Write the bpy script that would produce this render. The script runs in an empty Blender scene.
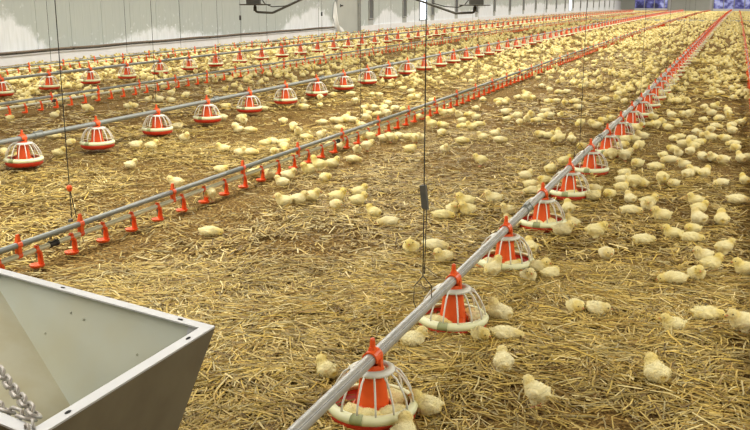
import bpy, bmesh, math, random
import numpy as np
from mathutils import Matrix, Vector

random.seed(7)
rng = np.random.default_rng(11)
C = bpy.context.scene.collection
PI = math.pi

# ---------------------------------------------------------------- camera
F_PX = 934.0
VPX, VPY = 751.0, -7.3          # where the barn's long axis vanishes in the 750x430 frame
CAM_H = 1.5
yc = np.array([VPX - 375, 215 - VPY, -F_PX]); yc /= np.linalg.norm(yc)
zc = np.cross([1, 0, 0], yc); zc /= np.linalg.norm(zc)
zc = zc if zc[1] > 0 else -zc
xc = np.cross(yc, zc)
RW = np.stack([xc, yc, zc])     # rows: world axes in camera space
cam_data = bpy.data.cameras.new('camera')
cam_data.sensor_width = 36.0
cam_data.sensor_fit = 'HORIZONTAL'
cam_data.lens = F_PX * 36.0 / 750.0
cam_data.clip_end = 400
cam = bpy.data.objects.new('camera', cam_data)
C.objects.link(cam)
m3 = Matrix([list(map(float, r)) for r in RW])
cam.matrix_world = Matrix.Translation((0, 0, CAM_H)) @ m3.to_4x4()
bpy.context.scene.camera = cam

# ---------------------------------------------------------------- world, lamps, exposure
world = bpy.data.worlds.new('world')
bpy.context.scene.world = world
world.use_nodes = True
world.node_tree.nodes['Background'].inputs[0].default_value = (0.75, 0.85, 1.0, 1)
world.node_tree.nodes['Background'].inputs[1].default_value = 0.6
vs = bpy.context.scene.view_settings
vs.view_transform = 'Standard'
vs.look = 'None'
vs.gamma = 1.0
vs.use_curve_mapping = False
vs.exposure = 0.0
CEIL = 3.1
LAMP_ROWS = (-11.2, -4.2, 2.8)
LAMP_POWER = 4300.0
for lx in LAMP_ROWS:
    ld = bpy.data.lights.new('lamp_row', 'AREA')
    ld.shape = 'RECTANGLE'
    ld.size = 1.6
    ld.size_y = 124.0
    ld.energy = LAMP_POWER
    ld.color = (1.0, 0.98, 0.905)
    lo = bpy.data.objects.new('lamp_row', ld)
    lo.location = (lx, 60.0, CEIL - 0.12)
    C.objects.link(lo)

# ---------------------------------------------------------------- small helpers
def gz(y):
    t = max(0.0, y - 12.0)
    return -6e-5 * t * t
def sx(y):
    t = max(0.0, y - 12.0)
    return -0.007 * t
def W(x, y, z):
    return (x + sx(y), y, z + gz(y))
def ground(px, py, z=0.0):
    """a spot of the floor seen at a pixel of the 750x430 frame"""
    d = RW @ np.array([(px - 375) / F_PX, (215 - py) / F_PX, -1.0])
    zz = z
    for _ in range(6):
        t = (zz - CAM_H) / d[2]
        zz = z + gz(d[1] * t)
    return float(d[0] * t), float(d[1] * t), float(zz)
def pix(x, y, z):
    c = x * xc + y * yc + (z - CAM_H) * zc
    return 375 + F_PX * c[0] / -c[2], 215 - F_PX * c[1] / -c[2], -c[2]

class MB:
    def __init__(s):
        s.v = []; s.f = []; s.m = []; s.cur = 0
    def add(s, vs_, fs):
        b = len(s.v)
        s.v += [tuple(v) for v in vs_]
        for f in fs:
            s.f.append([b + i for i in f]); s.m.append(s.cur)
        return s
    def box(s, a, b):
        x0, y0, z0 = a; x1, y1, z1 = b
        return s.add([(x0,y0,z0),(x1,y0,z0),(x1,y1,z0),(x0,y1,z0),(x0,y0,z1),(x1,y0,z1),(x1,y1,z1),(x0,y1,z1)],
                     [(0,3,2,1),(4,5,6,7),(0,1,5,4),(1,2,6,5),(2,3,7,6),(3,0,4,7)])
    def hexa(s, lo, hi):
        return s.add(list(lo) + list(hi), [(3,2,1,0),(4,5,6,7),(0,1,5,4),(1,2,6,5),(2,3,7,6),(3,0,4,7)])
    def tube(s, pts, r, n=8, cap=True):
        pts = [Vector(p) for p in pts]
        rs = r if isinstance(r, (list, tuple)) else [r] * len(pts)
        rings = []
        t0 = (pts[1] - pts[0]).normalized()
        ref = Vector((0, 0, 1)) if abs(t0.z) < 0.9 else Vector((1, 0, 0))
        u = t0.cross(ref).normalized()
        for i, p in enumerate(pts):
            if i == 0: t = pts[1] - pts[0]
            elif i == len(pts) - 1: t = pts[-1] - pts[-2]
            else: t = (pts[i+1] - p).normalized() + (p - pts[i-1]).normalized()
            t.normalize()
            u = (u - t * u.dot(t)).normalized()
            w = t.cross(u)
            rings.append([p + (u * math.cos(2*PI*k/n) + w * math.sin(2*PI*k/n)) * rs[i] for k in range(n)])
        vs_ = [v for rg in rings for v in rg]
        fs = []
        for i in range(len(pts) - 1):
            for k in range(n):
                a = i*n + k; b = i*n + (k+1) % n
                fs.append((a, b, b+n, a+n))
        if cap:
            fs.append(tuple(range(n-1, -1, -1)))
            e = (len(pts)-1)*n
            fs.append(tuple(range(e, e+n)))
        return s.add(vs_, fs)
    def lathe(s, prof, n=24, a0=0.0, a1=2*PI, o=(0,0,0), close=False):
        full = abs(a1 - a0 - 2*PI) < 1e-6
        cnt = n if full else n + 1
        vs_ = []
        for k in range(cnt):
            a = a0 + (a1 - a0) * k / n
            for r, z in prof:
                vs_.append((o[0] + r*math.cos(a), o[1] + r*math.sin(a), o[2] + z))
        q = len(prof); fs = []
        for k in range(n):
            k2 = (k + 1) % cnt
            for j in range(q if close else q - 1):
                j2 = (j + 1) % q
                fs.append((k*q + j, k2*q + j, k2*q + j2, k*q + j2))
        if close and not full:
            fs.append(tuple(range(q-1, -1, -1)))
            fs.append(tuple((cnt-1)*q + j for j in range(q)))
        return s.add(vs_, fs)
    def mesh(s, name, mats, smooth=False):
        me = bpy.data.meshes.new(name)
        me.from_pydata(s.v, [], s.f)
        for m in (mats if isinstance(mats, (list, tuple)) else [mats]):
            me.materials.append(m)
        if len(set(s.m)) > 1:
            me.polygons.foreach_set('material_index', s.m)
        if smooth:
            me.polygons.foreach_set('use_smooth', [True] * len(me.polygons))
        me.update()
        return me

def link(name, me, parent=None, loc=(0,0,0), rot=(0,0,0), scale=None):
    o = bpy.data.objects.new(name, me)
    o.location = loc; o.rotation_euler = rot
    if scale: o.scale = scale
    if parent: o.parent = parent
    C.objects.link(o)
    return o
def thing(name, label, cat, loc=(0,0,0), rz=0, group=None):
    o = link(name, None, None, loc, (0, 0, rz))
    o.empty_display_size = 0.05
    return tag(o, label, cat, group)
def tag(o, label, cat=None, group=None, kind=None):
    o['label'] = label
    if cat: o['category'] = cat
    if group: o['group'] = group
    if kind: o['kind'] = kind
    return o
def struct(o, label, cat=None):
    o['kind'] = 'structure'; o['label'] = label
    if cat: o['category'] = cat
    return o

ONES = ['', 'first','second','third','fourth','fifth','sixth','seventh','eighth','ninth','tenth','eleventh','twelfth',
        'thirteenth','fourteenth','fifteenth','sixteenth','seventeenth','eighteenth','nineteenth']
TENS = {2:'twent',3:'thirt',4:'fort',5:'fift',6:'sixt',7:'sevent',8:'eight',9:'ninet'}
def ordinal(n):
    if n < 20: return ONES[n]
    if n < 100:
        t, u = divmod(n, 10)
        return TENS[t] + ('ieth' if u == 0 else 'y-' + ONES[u])
    if n == 100: return 'hundredth'
    return 'hundred-and-' + ordinal(n - 100)

# ---------------------------------------------------------------- materials
def srgb(r, g, b):
    f = lambda c: (c/255/12.92) if c/255 <= 0.04045 else ((c/255 + 0.055)/1.055)**2.4
    return (f(r), f(g), f(b), 1.0)
def mat(name, col, rough=0.6, metal=0.0, noise=0.0, scale=20.0, bump=0.0, spec=0.5, col2=None, sheen=0.0, emis=None, estr=0.0, objrand=0.0, coords='Object'):
    m = bpy.data.materials.new(name); m.use_nodes = True
    nt = m.node_tree; b = nt.nodes['Principled BSDF']
    b.inputs['Roughness'].default_value = rough
    b.inputs['Metallic'].default_value = metal
    b.inputs['Specular IOR Level'].default_value = spec
    b.inputs['Base Color'].default_value = col
    if sheen: b.inputs['Sheen Weight'].default_value = sheen
    if emis:
        b.inputs['Emission Color'].default_value = emis
        b.inputs['Emission Strength'].default_value = estr
    out = None
    if noise or bump:
        tc = nt.nodes.new('ShaderNodeTexCoord')
        nz = nt.nodes.new('ShaderNodeTexNoise')
        nz.inputs['Scale'].default_value = scale; nz.inputs['Detail'].default_value = 5
        nt.links.new(tc.outputs[coords], nz.inputs['Vector'])
        if noise:
            mx = nt.nodes.new('ShaderNodeMix'); mx.data_type = 'RGBA'
            mx.inputs[6].default_value = col
            mx.inputs[7].default_value = col2 or tuple(c * 0.55 for c in col[:3]) + (1,)
            mr = nt.nodes.new('ShaderNodeMapRange')
            mr.inputs[1].default_value = 0.4; mr.inputs[2].default_value = 0.75
            mr.inputs[4].default_value = noise
            nt.links.new(nz.outputs['Fac'], mr.inputs[0])
            nt.links.new(mr.outputs[0], mx.inputs[0])
            nt.links.new(mx.outputs[2], b.inputs['Base Color'])
        if bump:
            bp = nt.nodes.new('ShaderNodeBump')
            bp.inputs['Strength'].default_value = bump; bp.inputs['Distance'].default_value = 0.01
            nt.links.new(nz.outputs['Fac'], bp.inputs['Height'])
            nt.links.new(bp.outputs[0], b.inputs['Normal'])
    return m

def attr_mat(name, attr, rough, sheen=0.0, bump=0.0, bscale=200.0, spec=0.3, rand=0.0):
    """colour comes from a per-vertex tint of the thing itself (yellow head, pale back; each stalk its own straw colour)"""
    m = bpy.data.materials.new(name); m.use_nodes = True
    nt = m.node_tree; b = nt.nodes['Principled BSDF']
    a = nt.nodes.new('ShaderNodeAttribute'); a.attribute_name = attr
    b.inputs['Roughness'].default_value = rough
    b.inputs['Specular IOR Level'].default_value = spec
    b.inputs['Sheen Weight'].default_value = sheen
    src = a.outputs['Color']
    if rand:
        oi = nt.nodes.new('ShaderNodeObjectInfo')
        hs = nt.nodes.new('ShaderNodeHueSaturation')
        mr = nt.nodes.new('ShaderNodeMapRange')
        mr.inputs[3].default_value = 1 - rand; mr.inputs[4].default_value = 1 + rand * 0.45
        nt.links.new(oi.outputs['Random'], mr.inputs[0])
        nt.links.new(mr.outputs[0], hs.inputs['Saturation'])
        nt.links.new(src, hs.inputs['Color'])
        src = hs.outputs['Color']
    nt.links.new(src, b.inputs['Base Color'])
    if bump:
        tc = nt.nodes.new('ShaderNodeTexCoord'); nz = nt.nodes.new('ShaderNodeTexNoise')
        nz.inputs['Scale'].default_value = bscale; nz.inputs['Detail'].default_value = 3
        bp = nt.nodes.new('ShaderNodeBump'); bp.inputs['Strength'].default_value = bump; bp.inputs['Distance'].default_value = 0.004
        nt.links.new(tc.outputs['Object'], nz.inputs['Vector'])
        nt.links.new(nz.outputs['Fac'], bp.inputs['Height']); nt.links.new(bp.outputs[0], b.inputs['Normal'])
    return m

M = {}
M['orange'] = mat('orange_plastic', srgb(235, 92, 32), 0.42, noise=0.25, scale=30, col2=srgb(212, 68, 20))
M['orange_dark'] = mat('red_pan_plastic', srgb(196, 50, 20), 0.45, noise=0.4, scale=25, col2=srgb(150, 34, 14))
M['white'] = mat('white_plastic', srgb(232, 232, 222), 0.45, noise=0.25, scale=30, col2=srgb(205, 200, 180))
M['cream'] = mat('cream_plastic', srgb(236, 238, 196), 0.4, noise=0.3, scale=18, col2=srgb(222, 220, 160))
M['olive'] = mat('olive_patch', srgb(160, 168, 120), 0.5)
M['pipe_light'] = mat('galvanised_pipe', srgb(176, 176, 172), 0.42, 0.35, noise=0.5, scale=16, col2=srgb(140, 141, 138))
M['pipe_grey'] = mat('grey_pipe', srgb(136, 140, 136), 0.45, 0.25, noise=0.4, scale=14, col2=srgb(112, 116, 112))
M['pipe_white'] = mat('water_pipe', srgb(206, 206, 180), 0.5, noise=0.35, scale=12, col2=srgb(186, 182, 150))
M['black'] = mat('black_rubber', srgb(36, 36, 36), 0.6)
M['cord'] = mat('dark_cord', srgb(46, 44, 40), 0.8)
M['grey_block'] = mat('dark_grey_plastic', srgb(92, 92, 86), 0.6)
M['steel'] = mat('steel', srgb(150, 150, 148), 0.35, 0.8)
M['chain'] = mat('chain_steel', srgb(190, 186, 180), 0.45, 0.4, noise=0.6, scale=60, col2=srgb(130, 112, 104))
M['galv'] = mat('galvanised_sheet', srgb(186, 190, 178), 0.5, 0.1, noise=0.8, scale=3, col2=srgb(184, 178, 146))
M['galv_dust'] = mat('feed_dusted_sheet', srgb(196, 193, 172), 0.7, 0.0, noise=0.8, scale=8, col2=srgb(184, 175, 142))
M['rim'] = mat('bare_rim', srgb(190, 191, 194), 0.4, 0.2, noise=0.4, scale=9, col2=srgb(172, 173, 174))
M['galv_out'] = mat('shaded_sheet', srgb(108, 100, 80), 0.7, 0.0, noise=0.6, scale=7, col2=srgb(86, 76, 56))  # outside of the hopper sheet, its shade put into the dark brown
M['beak'] = mat('beak', srgb(214, 150, 96), 0.5)
M['leg'] = mat('leg_skin', srgb(214, 140, 96), 0.6)
M['eye'] = mat('eye', srgb(14, 12, 10), 0.2)
M['iron'] = mat('dark_iron', srgb(72, 70, 62), 0.6, 0.3, noise=0.4, scale=20)
M['rail'] = mat('rail_brown', srgb(134, 120, 104), 0.7, 0.1, noise=0.5, scale=9, col2=srgb(70, 62, 54))
M['plinth'] = mat('white_plinth', srgb(232, 232, 234), 0.8, noise=0.5, scale=3, col2=srgb(212, 212, 208), bump=0.3)
M['gap'] = mat('slot_dark', srgb(40, 40, 42), 0.9)
M['duct'] = mat('inlet_dark', srgb(104, 106, 106), 0.9, noise=0.5, scale=3, col2=srgb(70, 72, 72))
M['inframe'] = mat('inlet_frame', srgb(168, 170, 166), 0.7, noise=0.4, scale=4)
M['doorgrey'] = mat('door_grey', srgb(178, 182, 176), 0.6, noise=0.3, scale=2, col2=srgb(160, 164, 158))
M['board'] = mat('divider_grey', srgb(186, 184, 166), 0.7, noise=0.3, scale=4)
M['ceiling'] = mat('ceiling_white', srgb(214, 214, 206), 0.9)
M['lime'] = mat('lime_foam', srgb(232, 232, 228), 0.9, noise=0.4, scale=4, col2=srgb(212, 212, 206), bump=0.4)
M['daylight'] = mat('daylit_pane', srgb(220, 232, 255), 0.3, emis=(0.72, 0.85, 1.0, 1), estr=3.2)
M['body_chick'] = attr_mat('chick_down', 'tint', 0.95, 0.1, 0.5, 260, 0.15, rand=0.16)
M['crowd'] = attr_mat('chick_crowd_down', 'tint', 0.95, 0.2, 0.0, spec=0.15)
M['straw'] = attr_mat('straw_stalk', 'tint', 0.6, 0.0, spec=0.35)

def floor_material():
    m = bpy.data.materials.new('litter'); m.use_nodes = True
    nt = m.node_tree; b = nt.nodes['Principled BSDF']; b.inputs['Roughness'].default_value = 0.95
    b.inputs['Specular IOR Level'].default_value = 0.1
    g = nt.nodes.new('ShaderNodeNewGeometry')
    n1 = nt.nodes.new('ShaderNodeTexNoise'); n1.inputs['Scale'].default_value = 55; n1.inputs['Detail'].default_value = 6
    n2 = nt.nodes.new('ShaderNodeTexNoise'); n2.inputs['Scale'].default_value = 1.1; n2.inputs['Detail'].default_value = 4
    for n in (n1, n2): nt.links.new(g.outputs['Position'], n.inputs['Vector'])
    r1 = nt.nodes.new('ShaderNodeValToRGB')
    e = r1.color_ramp.elements
    e[0].position = 0.34; e[0].color = srgb(54, 38, 18)
    e[1].position = 0.68; e[1].color = srgb(178, 146, 84)
    k = e.new(0.5); k.color = srgb(120, 94, 50)
    nt.links.new(n1.outputs['Fac'], r1.inputs['Fac'])
    mx = nt.nodes.new('ShaderNodeMix'); mx.data_type = 'RGBA'; mx.blend_type = 'MIX'
    mr = nt.nodes.new('ShaderNodeMapRange'); mr.inputs[1].default_value = 0.5; mr.inputs[2].default_value = 0.72; mr.inputs[4].default_value = 0.55
    nt.links.new(n2.outputs['Fac'], mr.inputs[0]); nt.links.new(mr.outputs[0], mx.inputs[0])
    nt.links.new(r1.outputs['Color'], mx.inputs[6]); mx.inputs[7].default_value = srgb(104, 78, 42)
    nt.links.new(mx.outputs[2], b.inputs['Base Color'])
    bp = nt.nodes.new('ShaderNodeBump'); bp.inputs['Strength'].default_value = 0.9; bp.inputs['Distance'].default_value = 0.02
    nt.links.new(n1.outputs['Fac'], bp.inputs['Height']); nt.links.new(bp.outputs[0], b.inputs['Normal'])
    return m
M['litter'] = floor_material()

def wall_material():
    """grey sheet with lime splashed up from the floor in heaps and spatters"""
    m = bpy.data.materials.new('limed_sheet'); m.use_nodes = True
    nt = m.node_tree; b = nt.nodes['Principled BSDF']; b.inputs['Roughness'].default_value = 0.75
    N = nt.nodes.new; L = nt.links.new
    g = N('ShaderNodeNewGeometry'); sp = N('ShaderNodeSeparateXYZ'); L(g.outputs['Position'], sp.inputs[0])
    def math_(op, a, b_=None, clamp=False):
        n = N('ShaderNodeMath'); n.operation = op; n.use_clamp = clamp
        for i, v in enumerate((a, b_)):
            if v is None: continue
            if isinstance(v, (int, float)): n.inputs[i].default_value = v
            else: L(v, n.inputs[i])
        return n.outputs[0]
    heap = None
    for c, amp, w in ((15.7, 1.0, 1.2), (21.3, 0.55, 1.7), (24.2, 0.22, 2.0), (31.4, 0.95, 1.7), (29.4, 0.35, 0.8), (18.9, 0.12, 1.0), (39, 0.75, 1.6), (43, 0.7, 1.8), (48, 0.7, 2.4), (57, 0.68, 6), (70, 0.62, 8), (90, 0.6, 14), (115, 0.6, 14)):
        d = math_('DIVIDE', math_('SUBTRACT', sp.outputs[1], c), w)
        q = math_('MULTIPLY', math_('POWER', 2.718, math_('MULTIPLY', math_('MULTIPLY', d, d), -1.0)), amp)
        heap = q if heap is None else math_('ADD', heap, q)
    nz = N('ShaderNodeTexNoise'); nz.inputs['Scale'].default_value = 2.2; nz.inputs['Detail'].default_value = 8; nz.inputs['Roughness'].default_value = 0.7
    L(g.outputs['Position'], nz.inputs['Vector'])
    hz = math_('ADD', heap, math_('MULTIPLY', math_('SUBTRACT', nz.outputs['Fac'], 0.5), 0.75))
    mask = math_('MULTIPLY', math_('SUBTRACT', math_('ADD', hz, 0.12), sp.outputs[2]), 6.0, True)
    vz = N('ShaderNodeTexNoise'); vz.inputs['Scale'].default_value = 7.0; vz.inputs['Detail'].default_value = 2
    L(g.outputs['Position'], vz.inputs['Vector'])
    near = math_('MULTIPLY', math_('SUBTRACT', math_('ADD', hz, 0.55), sp.outputs[2]), 2.0, True)
    spots = math_('MULTIPLY', math_('MULTIPLY', math_('SUBTRACT', vz.outputs['Fac'], 0.62), 14.0, True), near)
    mask = math_('MAXIMUM', mask, spots)
    mpz = N('ShaderNodeMapping'); mpz.inputs['Scale'].default_value = (1, 9, 1.4); L(g.outputs['Position'], mpz.inputs['Vector'])
    st = N('ShaderNodeTexNoise'); st.inputs['Scale'].default_value = 1.5; st.inputs['Detail'].default_value = 4
    L(mpz.outputs[0], st.inputs['Vector'])
    c1 = N('ShaderNodeMix'); c1.data_type = 'RGBA'
    c1.inputs[6].default_value = srgb(172, 179, 176); c1.inputs[7].default_value = srgb(184, 191, 188)
    L(st.outputs['Fac'], c1.inputs[0])
    c2 = N('ShaderNodeMix'); c2.data_type = 'RGBA'
    L(math_('MULTIPLY', mask, math_('ADD', math_('MULTIPLY', st.outputs['Fac'], 0.8), 0.45, True)), c2.inputs[0])
    L(c1.outputs[2], c2.inputs[6]); c2.inputs[7].default_value = srgb(232, 236, 242)
    L(c2.outputs[2], b.inputs['Base Color'])
    return m
M['wall'] = wall_material()

def curtain_material():
    m = bpy.data.materials.new('backlit_curtain'); m.use_nodes = True
    nt = m.node_tree; b = nt.nodes['Principled BSDF']; b.inputs['Roughness'].default_value = 0.6
    g = nt.nodes.new('ShaderNodeNewGeometry'); v = nt.nodes.new('ShaderNodeTexNoise')
    v.inputs['Scale'].default_value = 1.3; v.inputs['Detail'].default_value = 3
    nt.links.new(g.outputs['Position'], v.inputs['Vector'])
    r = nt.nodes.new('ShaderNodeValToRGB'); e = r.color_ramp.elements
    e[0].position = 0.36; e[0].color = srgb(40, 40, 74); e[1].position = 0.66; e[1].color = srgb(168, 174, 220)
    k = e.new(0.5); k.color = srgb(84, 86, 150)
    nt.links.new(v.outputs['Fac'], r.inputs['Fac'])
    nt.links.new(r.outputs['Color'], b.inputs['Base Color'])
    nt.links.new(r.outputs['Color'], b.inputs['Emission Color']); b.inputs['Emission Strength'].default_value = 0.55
    return m
M['curtain'] = curtain_material()

# ---------------------------------------------------------------- the shell
Y0, Y1 = -4.0, 125.0
XL, XR = -14.5, 13.5
YS = [Y0, 4, 12] + [12 + 4 * i for i in range(1, 29)] + [Y1]

fl = MB()
xs = [XL - 0.6 + (XR - XL + 1.2) * i / 6 for i in range(7)]
vs_, fs_ = [], []
for y in YS:
    for x in xs: vs_.append(W(x, y, 0.0))
for j in range(len(YS) - 1):
    for i in range(6):
        a = j * 7 + i; fs_.append((a, a + 1, a + 8, a + 7))
fl.add(vs_, fs_)
floor = struct(link('floor', fl.mesh('floor', M['litter'])), 'brown litter floor of the barn strewn with straw')

ce = MB()
for i in range(len(YS) - 1):
    a, b = YS[i], YS[i+1]
    ce.hexa([(XL-1.6, a, CEIL), (XR+0.4, a, CEIL), (XR+0.4, b, CEIL), (XL-1.6, b, CEIL)],
            [(XL-1.6, a, CEIL+0.1), (XR+0.4, a, CEIL+0.1), (XR+0.4, b, CEIL+0.1), (XL-1.6, b, CEIL+0.1)])
struct(link('ceiling', ce.mesh('ceiling', M['ceiling'])), 'white flat ceiling of the barn')

def wall_strip(x0, x1, ya, yb, z0, z1, mb):
    n = max(1, int((yb - ya) / 6))
    for i in range(n):
        a = ya + (yb - ya) * i / n; b = ya + (yb - ya) * (i + 1) / n
        mb.hexa([W(x0, a, z0), W(x1, a, z0), W(x1, b, z0), W(x0, b, z0)], [W(x0, a, z1), W(x1, a, z1), W(x1, b, z1), W(x0, b, z1)])
    return mb
wl = link('wall_left', wall_strip(XL - 0.25, XL - 0.03, Y0, Y1, -0.3, 4.4, MB()).mesh('wall_left', M['wall']))
struct(wl, 'grey sheet side wall splashed with white lime')
wr = link('wall_right', wall_strip(XR, XR + 0.2, Y0, Y1, -0.3, 4.4, MB()).mesh('wall_right', M['doorgrey']))
struct(wr, 'plain grey side wall on the right')
wb = link('wall_back', MB().box((XL - 0.6, Y0 - 0.2, -0.2), (XR + 0.6, Y0, 3.2)).mesh('wall_back', M['doorgrey']))
struct(wb, 'plain grey wall behind the camera')
zf = gz(Y1); ex = sx(Y1)
wf = link('wall_far', MB().box((XL - 0.6 + ex, Y1, zf - 0.3), (XR + 0.6 + ex, Y1 + 0.2, CEIL + 0.1)).mesh('wall_far', M['doorgrey']))
struct(wf, 'far gable wall with blue lit curtains')
# sheets of the side wall, one by one (near stretch 1.15 m wide, farther on one sheet between two air inlets)
PW = 1.15
y = 11.0
pm = MB().box((0, 0.006, 0), (0.028, PW - 0.006, 3.0))
for k in range(4):        # ribs of the sheet
    yy = 0.14 + k * 0.29
    pm.hexa([(0.028, yy, 0), (0.0305, yy + 0.012, 0), (0.0305, yy + 0.03, 0), (0.028, yy + 0.042, 0)],
            [(0.028, yy, 3.0), (0.0305, yy + 0.012, 3.0), (0.0305, yy + 0.03, 3.0), (0.028, yy + 0.042, 3.0)])
pme = pm.mesh('wall_sheet', M['wall'])
while y < 33.0:
    x_, y_, z_ = W(XL - 0.03, y, 0.0)
    link('wall_sheet', pme, wl, (x_, y_, z_), (0, 0, math.atan2(-(sx(y + PW) - sx(y)), PW)))
    y += PW
# inlets every 4.25 m farther down, the sheet between them
inl_y = [37.0 + 4.25 * i for i in range(20)]
win_y = [44.0, 86.4]
prev = 35.7
def far_sheet(a, b):
    if b - a < 0.1: return
    link('wall_sheet', wall_strip(XL - 0.03, XL, a + 0.02, b - 0.02, 0.0, 2.9, MB()).mesh('wall_sheet', M['wall']), wl)
cuts = sorted([(yy - 0.28, yy + 0.28, 'i') for yy in inl_y if yy < 123] + [(yy - 0.6, yy + 0.6, 'w') for yy in win_y])
for a, b, kd in cuts:
    far_sheet(prev, a); prev = b
far_sheet(prev, Y1)
for n_, (a, b, kd) in enumerate([c for c in cuts if c[2] == 'i']):
    t = thing('air_inlet', ordinal(n_ + 1) + ' tall dark air inlet slot along the left side wall, counting from the camera', 'air inlet', W(XL, (a + b) / 2, 0), 0, 'dark air inlets in the side wall')
    link('duct', MB().box((-0.03, -0.24, 0.5), (-0.01, 0.24, 2.2)).mesh('inlet_duct', M['duct']), t)
    f = MB().box((-0.028, -0.28, 0.0), (0.0, 0.28, 0.5)).box((-0.028, -0.28, 0.5), (0.03, -0.235, 2.2)).box((-0.028, 0.235, 0.5), (0.03, 0.28, 2.2)).box((-0.028, -0.28, 2.2), (0.03, 0.28, 2.9)).box((-0.028, -0.28, 0.46), (0.05, 0.28, 0.5))
    link('inlet_frame', f.mesh('inlet_frame', M['inframe']), t)
for i, yy in enumerate(win_y):
    w = struct(link('window_%d' % (i + 1), MB().box((-0.028, -0.6, 0.0), (0.0, 0.6, 0.28)).box((-0.028, -0.6, 2.0), (0.0, 0.6, 2.9)).mesh('window', M['wall']), None, W(XL, yy, 0)), 'bright daylit opening in the side wall, %s' % ('the nearer' if i == 0 else 'the farther'))
    link('pane', MB().box((-0.028, -0.57, 0.3), (-0.012, 0.57, 1.98)).mesh('pane', M['daylight']), w)
    link('window_frame', MB().box((-0.028, -0.6, 0.28), (0.035, -0.54, 2.0)).box((-0.028, 0.54, 0.28), (0.035, 0.6, 2.0)).box((-0.028, -0.6, 0.26), (0.04, 0.6, 0.31)).mesh('window_frame', M['inframe']), w)
# white plinth below the sheets, the brown rail above it
struct(link('trim_1', wall_strip(XL - 0.01, XL + 0.07, 10.0, 33.2, -0.02, 0.255, MB()).mesh('plinth', M['plinth'])), 'white plinth along the foot of the side wall')
struct(link('trim_2', wall_strip(XL - 0.01, XL + 0.05, 35.7, Y1, -0.02, 0.22, MB()).mesh('plinth', M['plinth'])), 'low white plinth farther along the side wall')
rail = thing('wall_rail', 'long brown pipe rail running low along the side wall above the white plinth', 'rail', W(XL + 0.1, 11, 0.0))
rp = MB(); bx, by, bz = W(XL + 0.1, 11, 0)
pts = []
for i in range(30):
    yy = 11.0 + (33.0 - 11.0) * i / 29
    q = W(XL + 0.1, yy, 0.275 + 0.006 * math.sin(i * 1.7)); pts.append((q[0] - bx, q[1] - by, q[2] - bz))
link('rail_pipe', rp.tube(pts, 0.022, 8).mesh('rail_pipe', M['rail'], True), rail)
rp2 = MB(); pts2 = [(p[0] + 0.035, p[1], p[2] - 0.035 + 0.004 * math.cos(i)) for i, p in enumerate(pts)]
link('rail_cable', rp2.tube(pts2, 0.012, 6).mesh('rail_cable', M['cord'], True), rail)
brm = MB().box((-0.1, -0.02, -0.05), (0.0, 0.02, 0.02)).mesh('rail_bracket', M['rail'])
for i in range(1, 29, 4):
    link('rail_bracket', brm, rail, pts[i])
# door in the side wall with its lime heap
d = struct(link('door_1', MB().box((-0.05, 0, 0.0), (0.0, 2.1, 2.5)).mesh('door', M['doorgrey']), None, W(XL, 33.4, 0)), 'grey sheet door in the side wall beyond the rail')
link('door_frame', MB().box((-0.05, -0.12, 0), (0.06, 0.0, 2.6)).box((-0.05, 2.1, 0), (0.09, 2.25, 2.6)).mesh('door_frame', M['inframe']), d)
link('door_handle', MB().box((0.0, 0.35, 1.02), (0.06, 0.5, 1.07)).box((0.0, 0.35, 0.99), (0.02, 0.38, 1.1)).mesh('door_handle', M['black']), d)
hp = MB()
for j in range(9):
    for i in range(7): pass
prof = []
for i in range(9):
    t_ = i / 8; hp.v.append((0.01, -0.05 + t_ * 1.1, 0.0)); hp.v.append((0.22 - 0.1 * t_, -0.05 + t_ * 1.1, 0.0))
    hh = (0.95 * math.exp(-((t_ - 0.2) / 0.16) ** 2) + 0.38 * (1 - t_) ** 0.5 + 0.02)
    hp.v.append((0.05, -0.05 + t_ * 1.1, hh)); hp.v.append((0.01, -0.05 + t_ * 1.1, hh))
for i in range(8):
    a = i * 4
    for q in range(4): hp.f.append([a + q, a + 4 + q, a + 4 + (q + 1) % 4, a + (q + 1) % 4]); hp.m.append(0)
hp.f.append([3, 2, 1, 0]); hp.m.append(0); hp.f.append([32, 33, 34, 35]); hp.m.append(0)
tag(link('lime_heap', hp.mesh('lime_heap', M['lime'], True), None, W(XL, 33.0, 0)), 'white lime heap against the grey side door', 'lime heap')
# far gable: grey door between blue curtains
gx = lambda px: (px - 751) / F_PX / 0.9 * Y1   # rough metres across at the gable
d2 = struct(link('door_2', MB().box((0, -0.06, 0), (4.6, 0.0, 2.7)).mesh('gable_door', M['doorgrey']), None, (-9.2, Y1, zf)), 'wide grey door in the far gable wall')
link('door_post', MB().box((-0.25, -0.12, 0), (0, 0, 2.8)).mesh('door_post', M['rim']), d2)
link('door_post', MB().box((4.6, -0.12, 0), (4.85, 0, 2.8)).mesh('door_post', M['rim']), d2)
link('door_seam', MB().box((2.2, -0.08, 0), (2.3, -0.05, 2.7)).mesh('door_seam', M['inframe']), d2)
for lab, xa, xb in (('blue backlit curtain left of the far gable door', -13.6, -9.6), ('blue backlit curtain right of the far gable door', -4.2, 3.4)):
    t = thing('gable_curtain', lab, 'curtain', ((xa + xb) / 2, Y1 - 0.03, zf))
    hw = (xb - xa) / 2
    link('curtain_sheet', MB().box((-hw, -0.02, 0.35), (hw, 0.0, 2.6)).mesh('curtain_sheet', M['curtain']), t)
    link('kerb', MB().box((-hw, -0.1, 0.0), (hw, 0.0, 0.35)).mesh('kerb', M['plinth']), t)
    for k in range(int(hw * 2 / 1.2) + 1):
        link('curtain_post', MB().box((-hw + k * 1.2 - 0.05, -0.06, 0.35), (-hw + k * 1.2 + 0.05, -0.02, 2.6)).mesh('curtain_post', M['inframe']), t)
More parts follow.
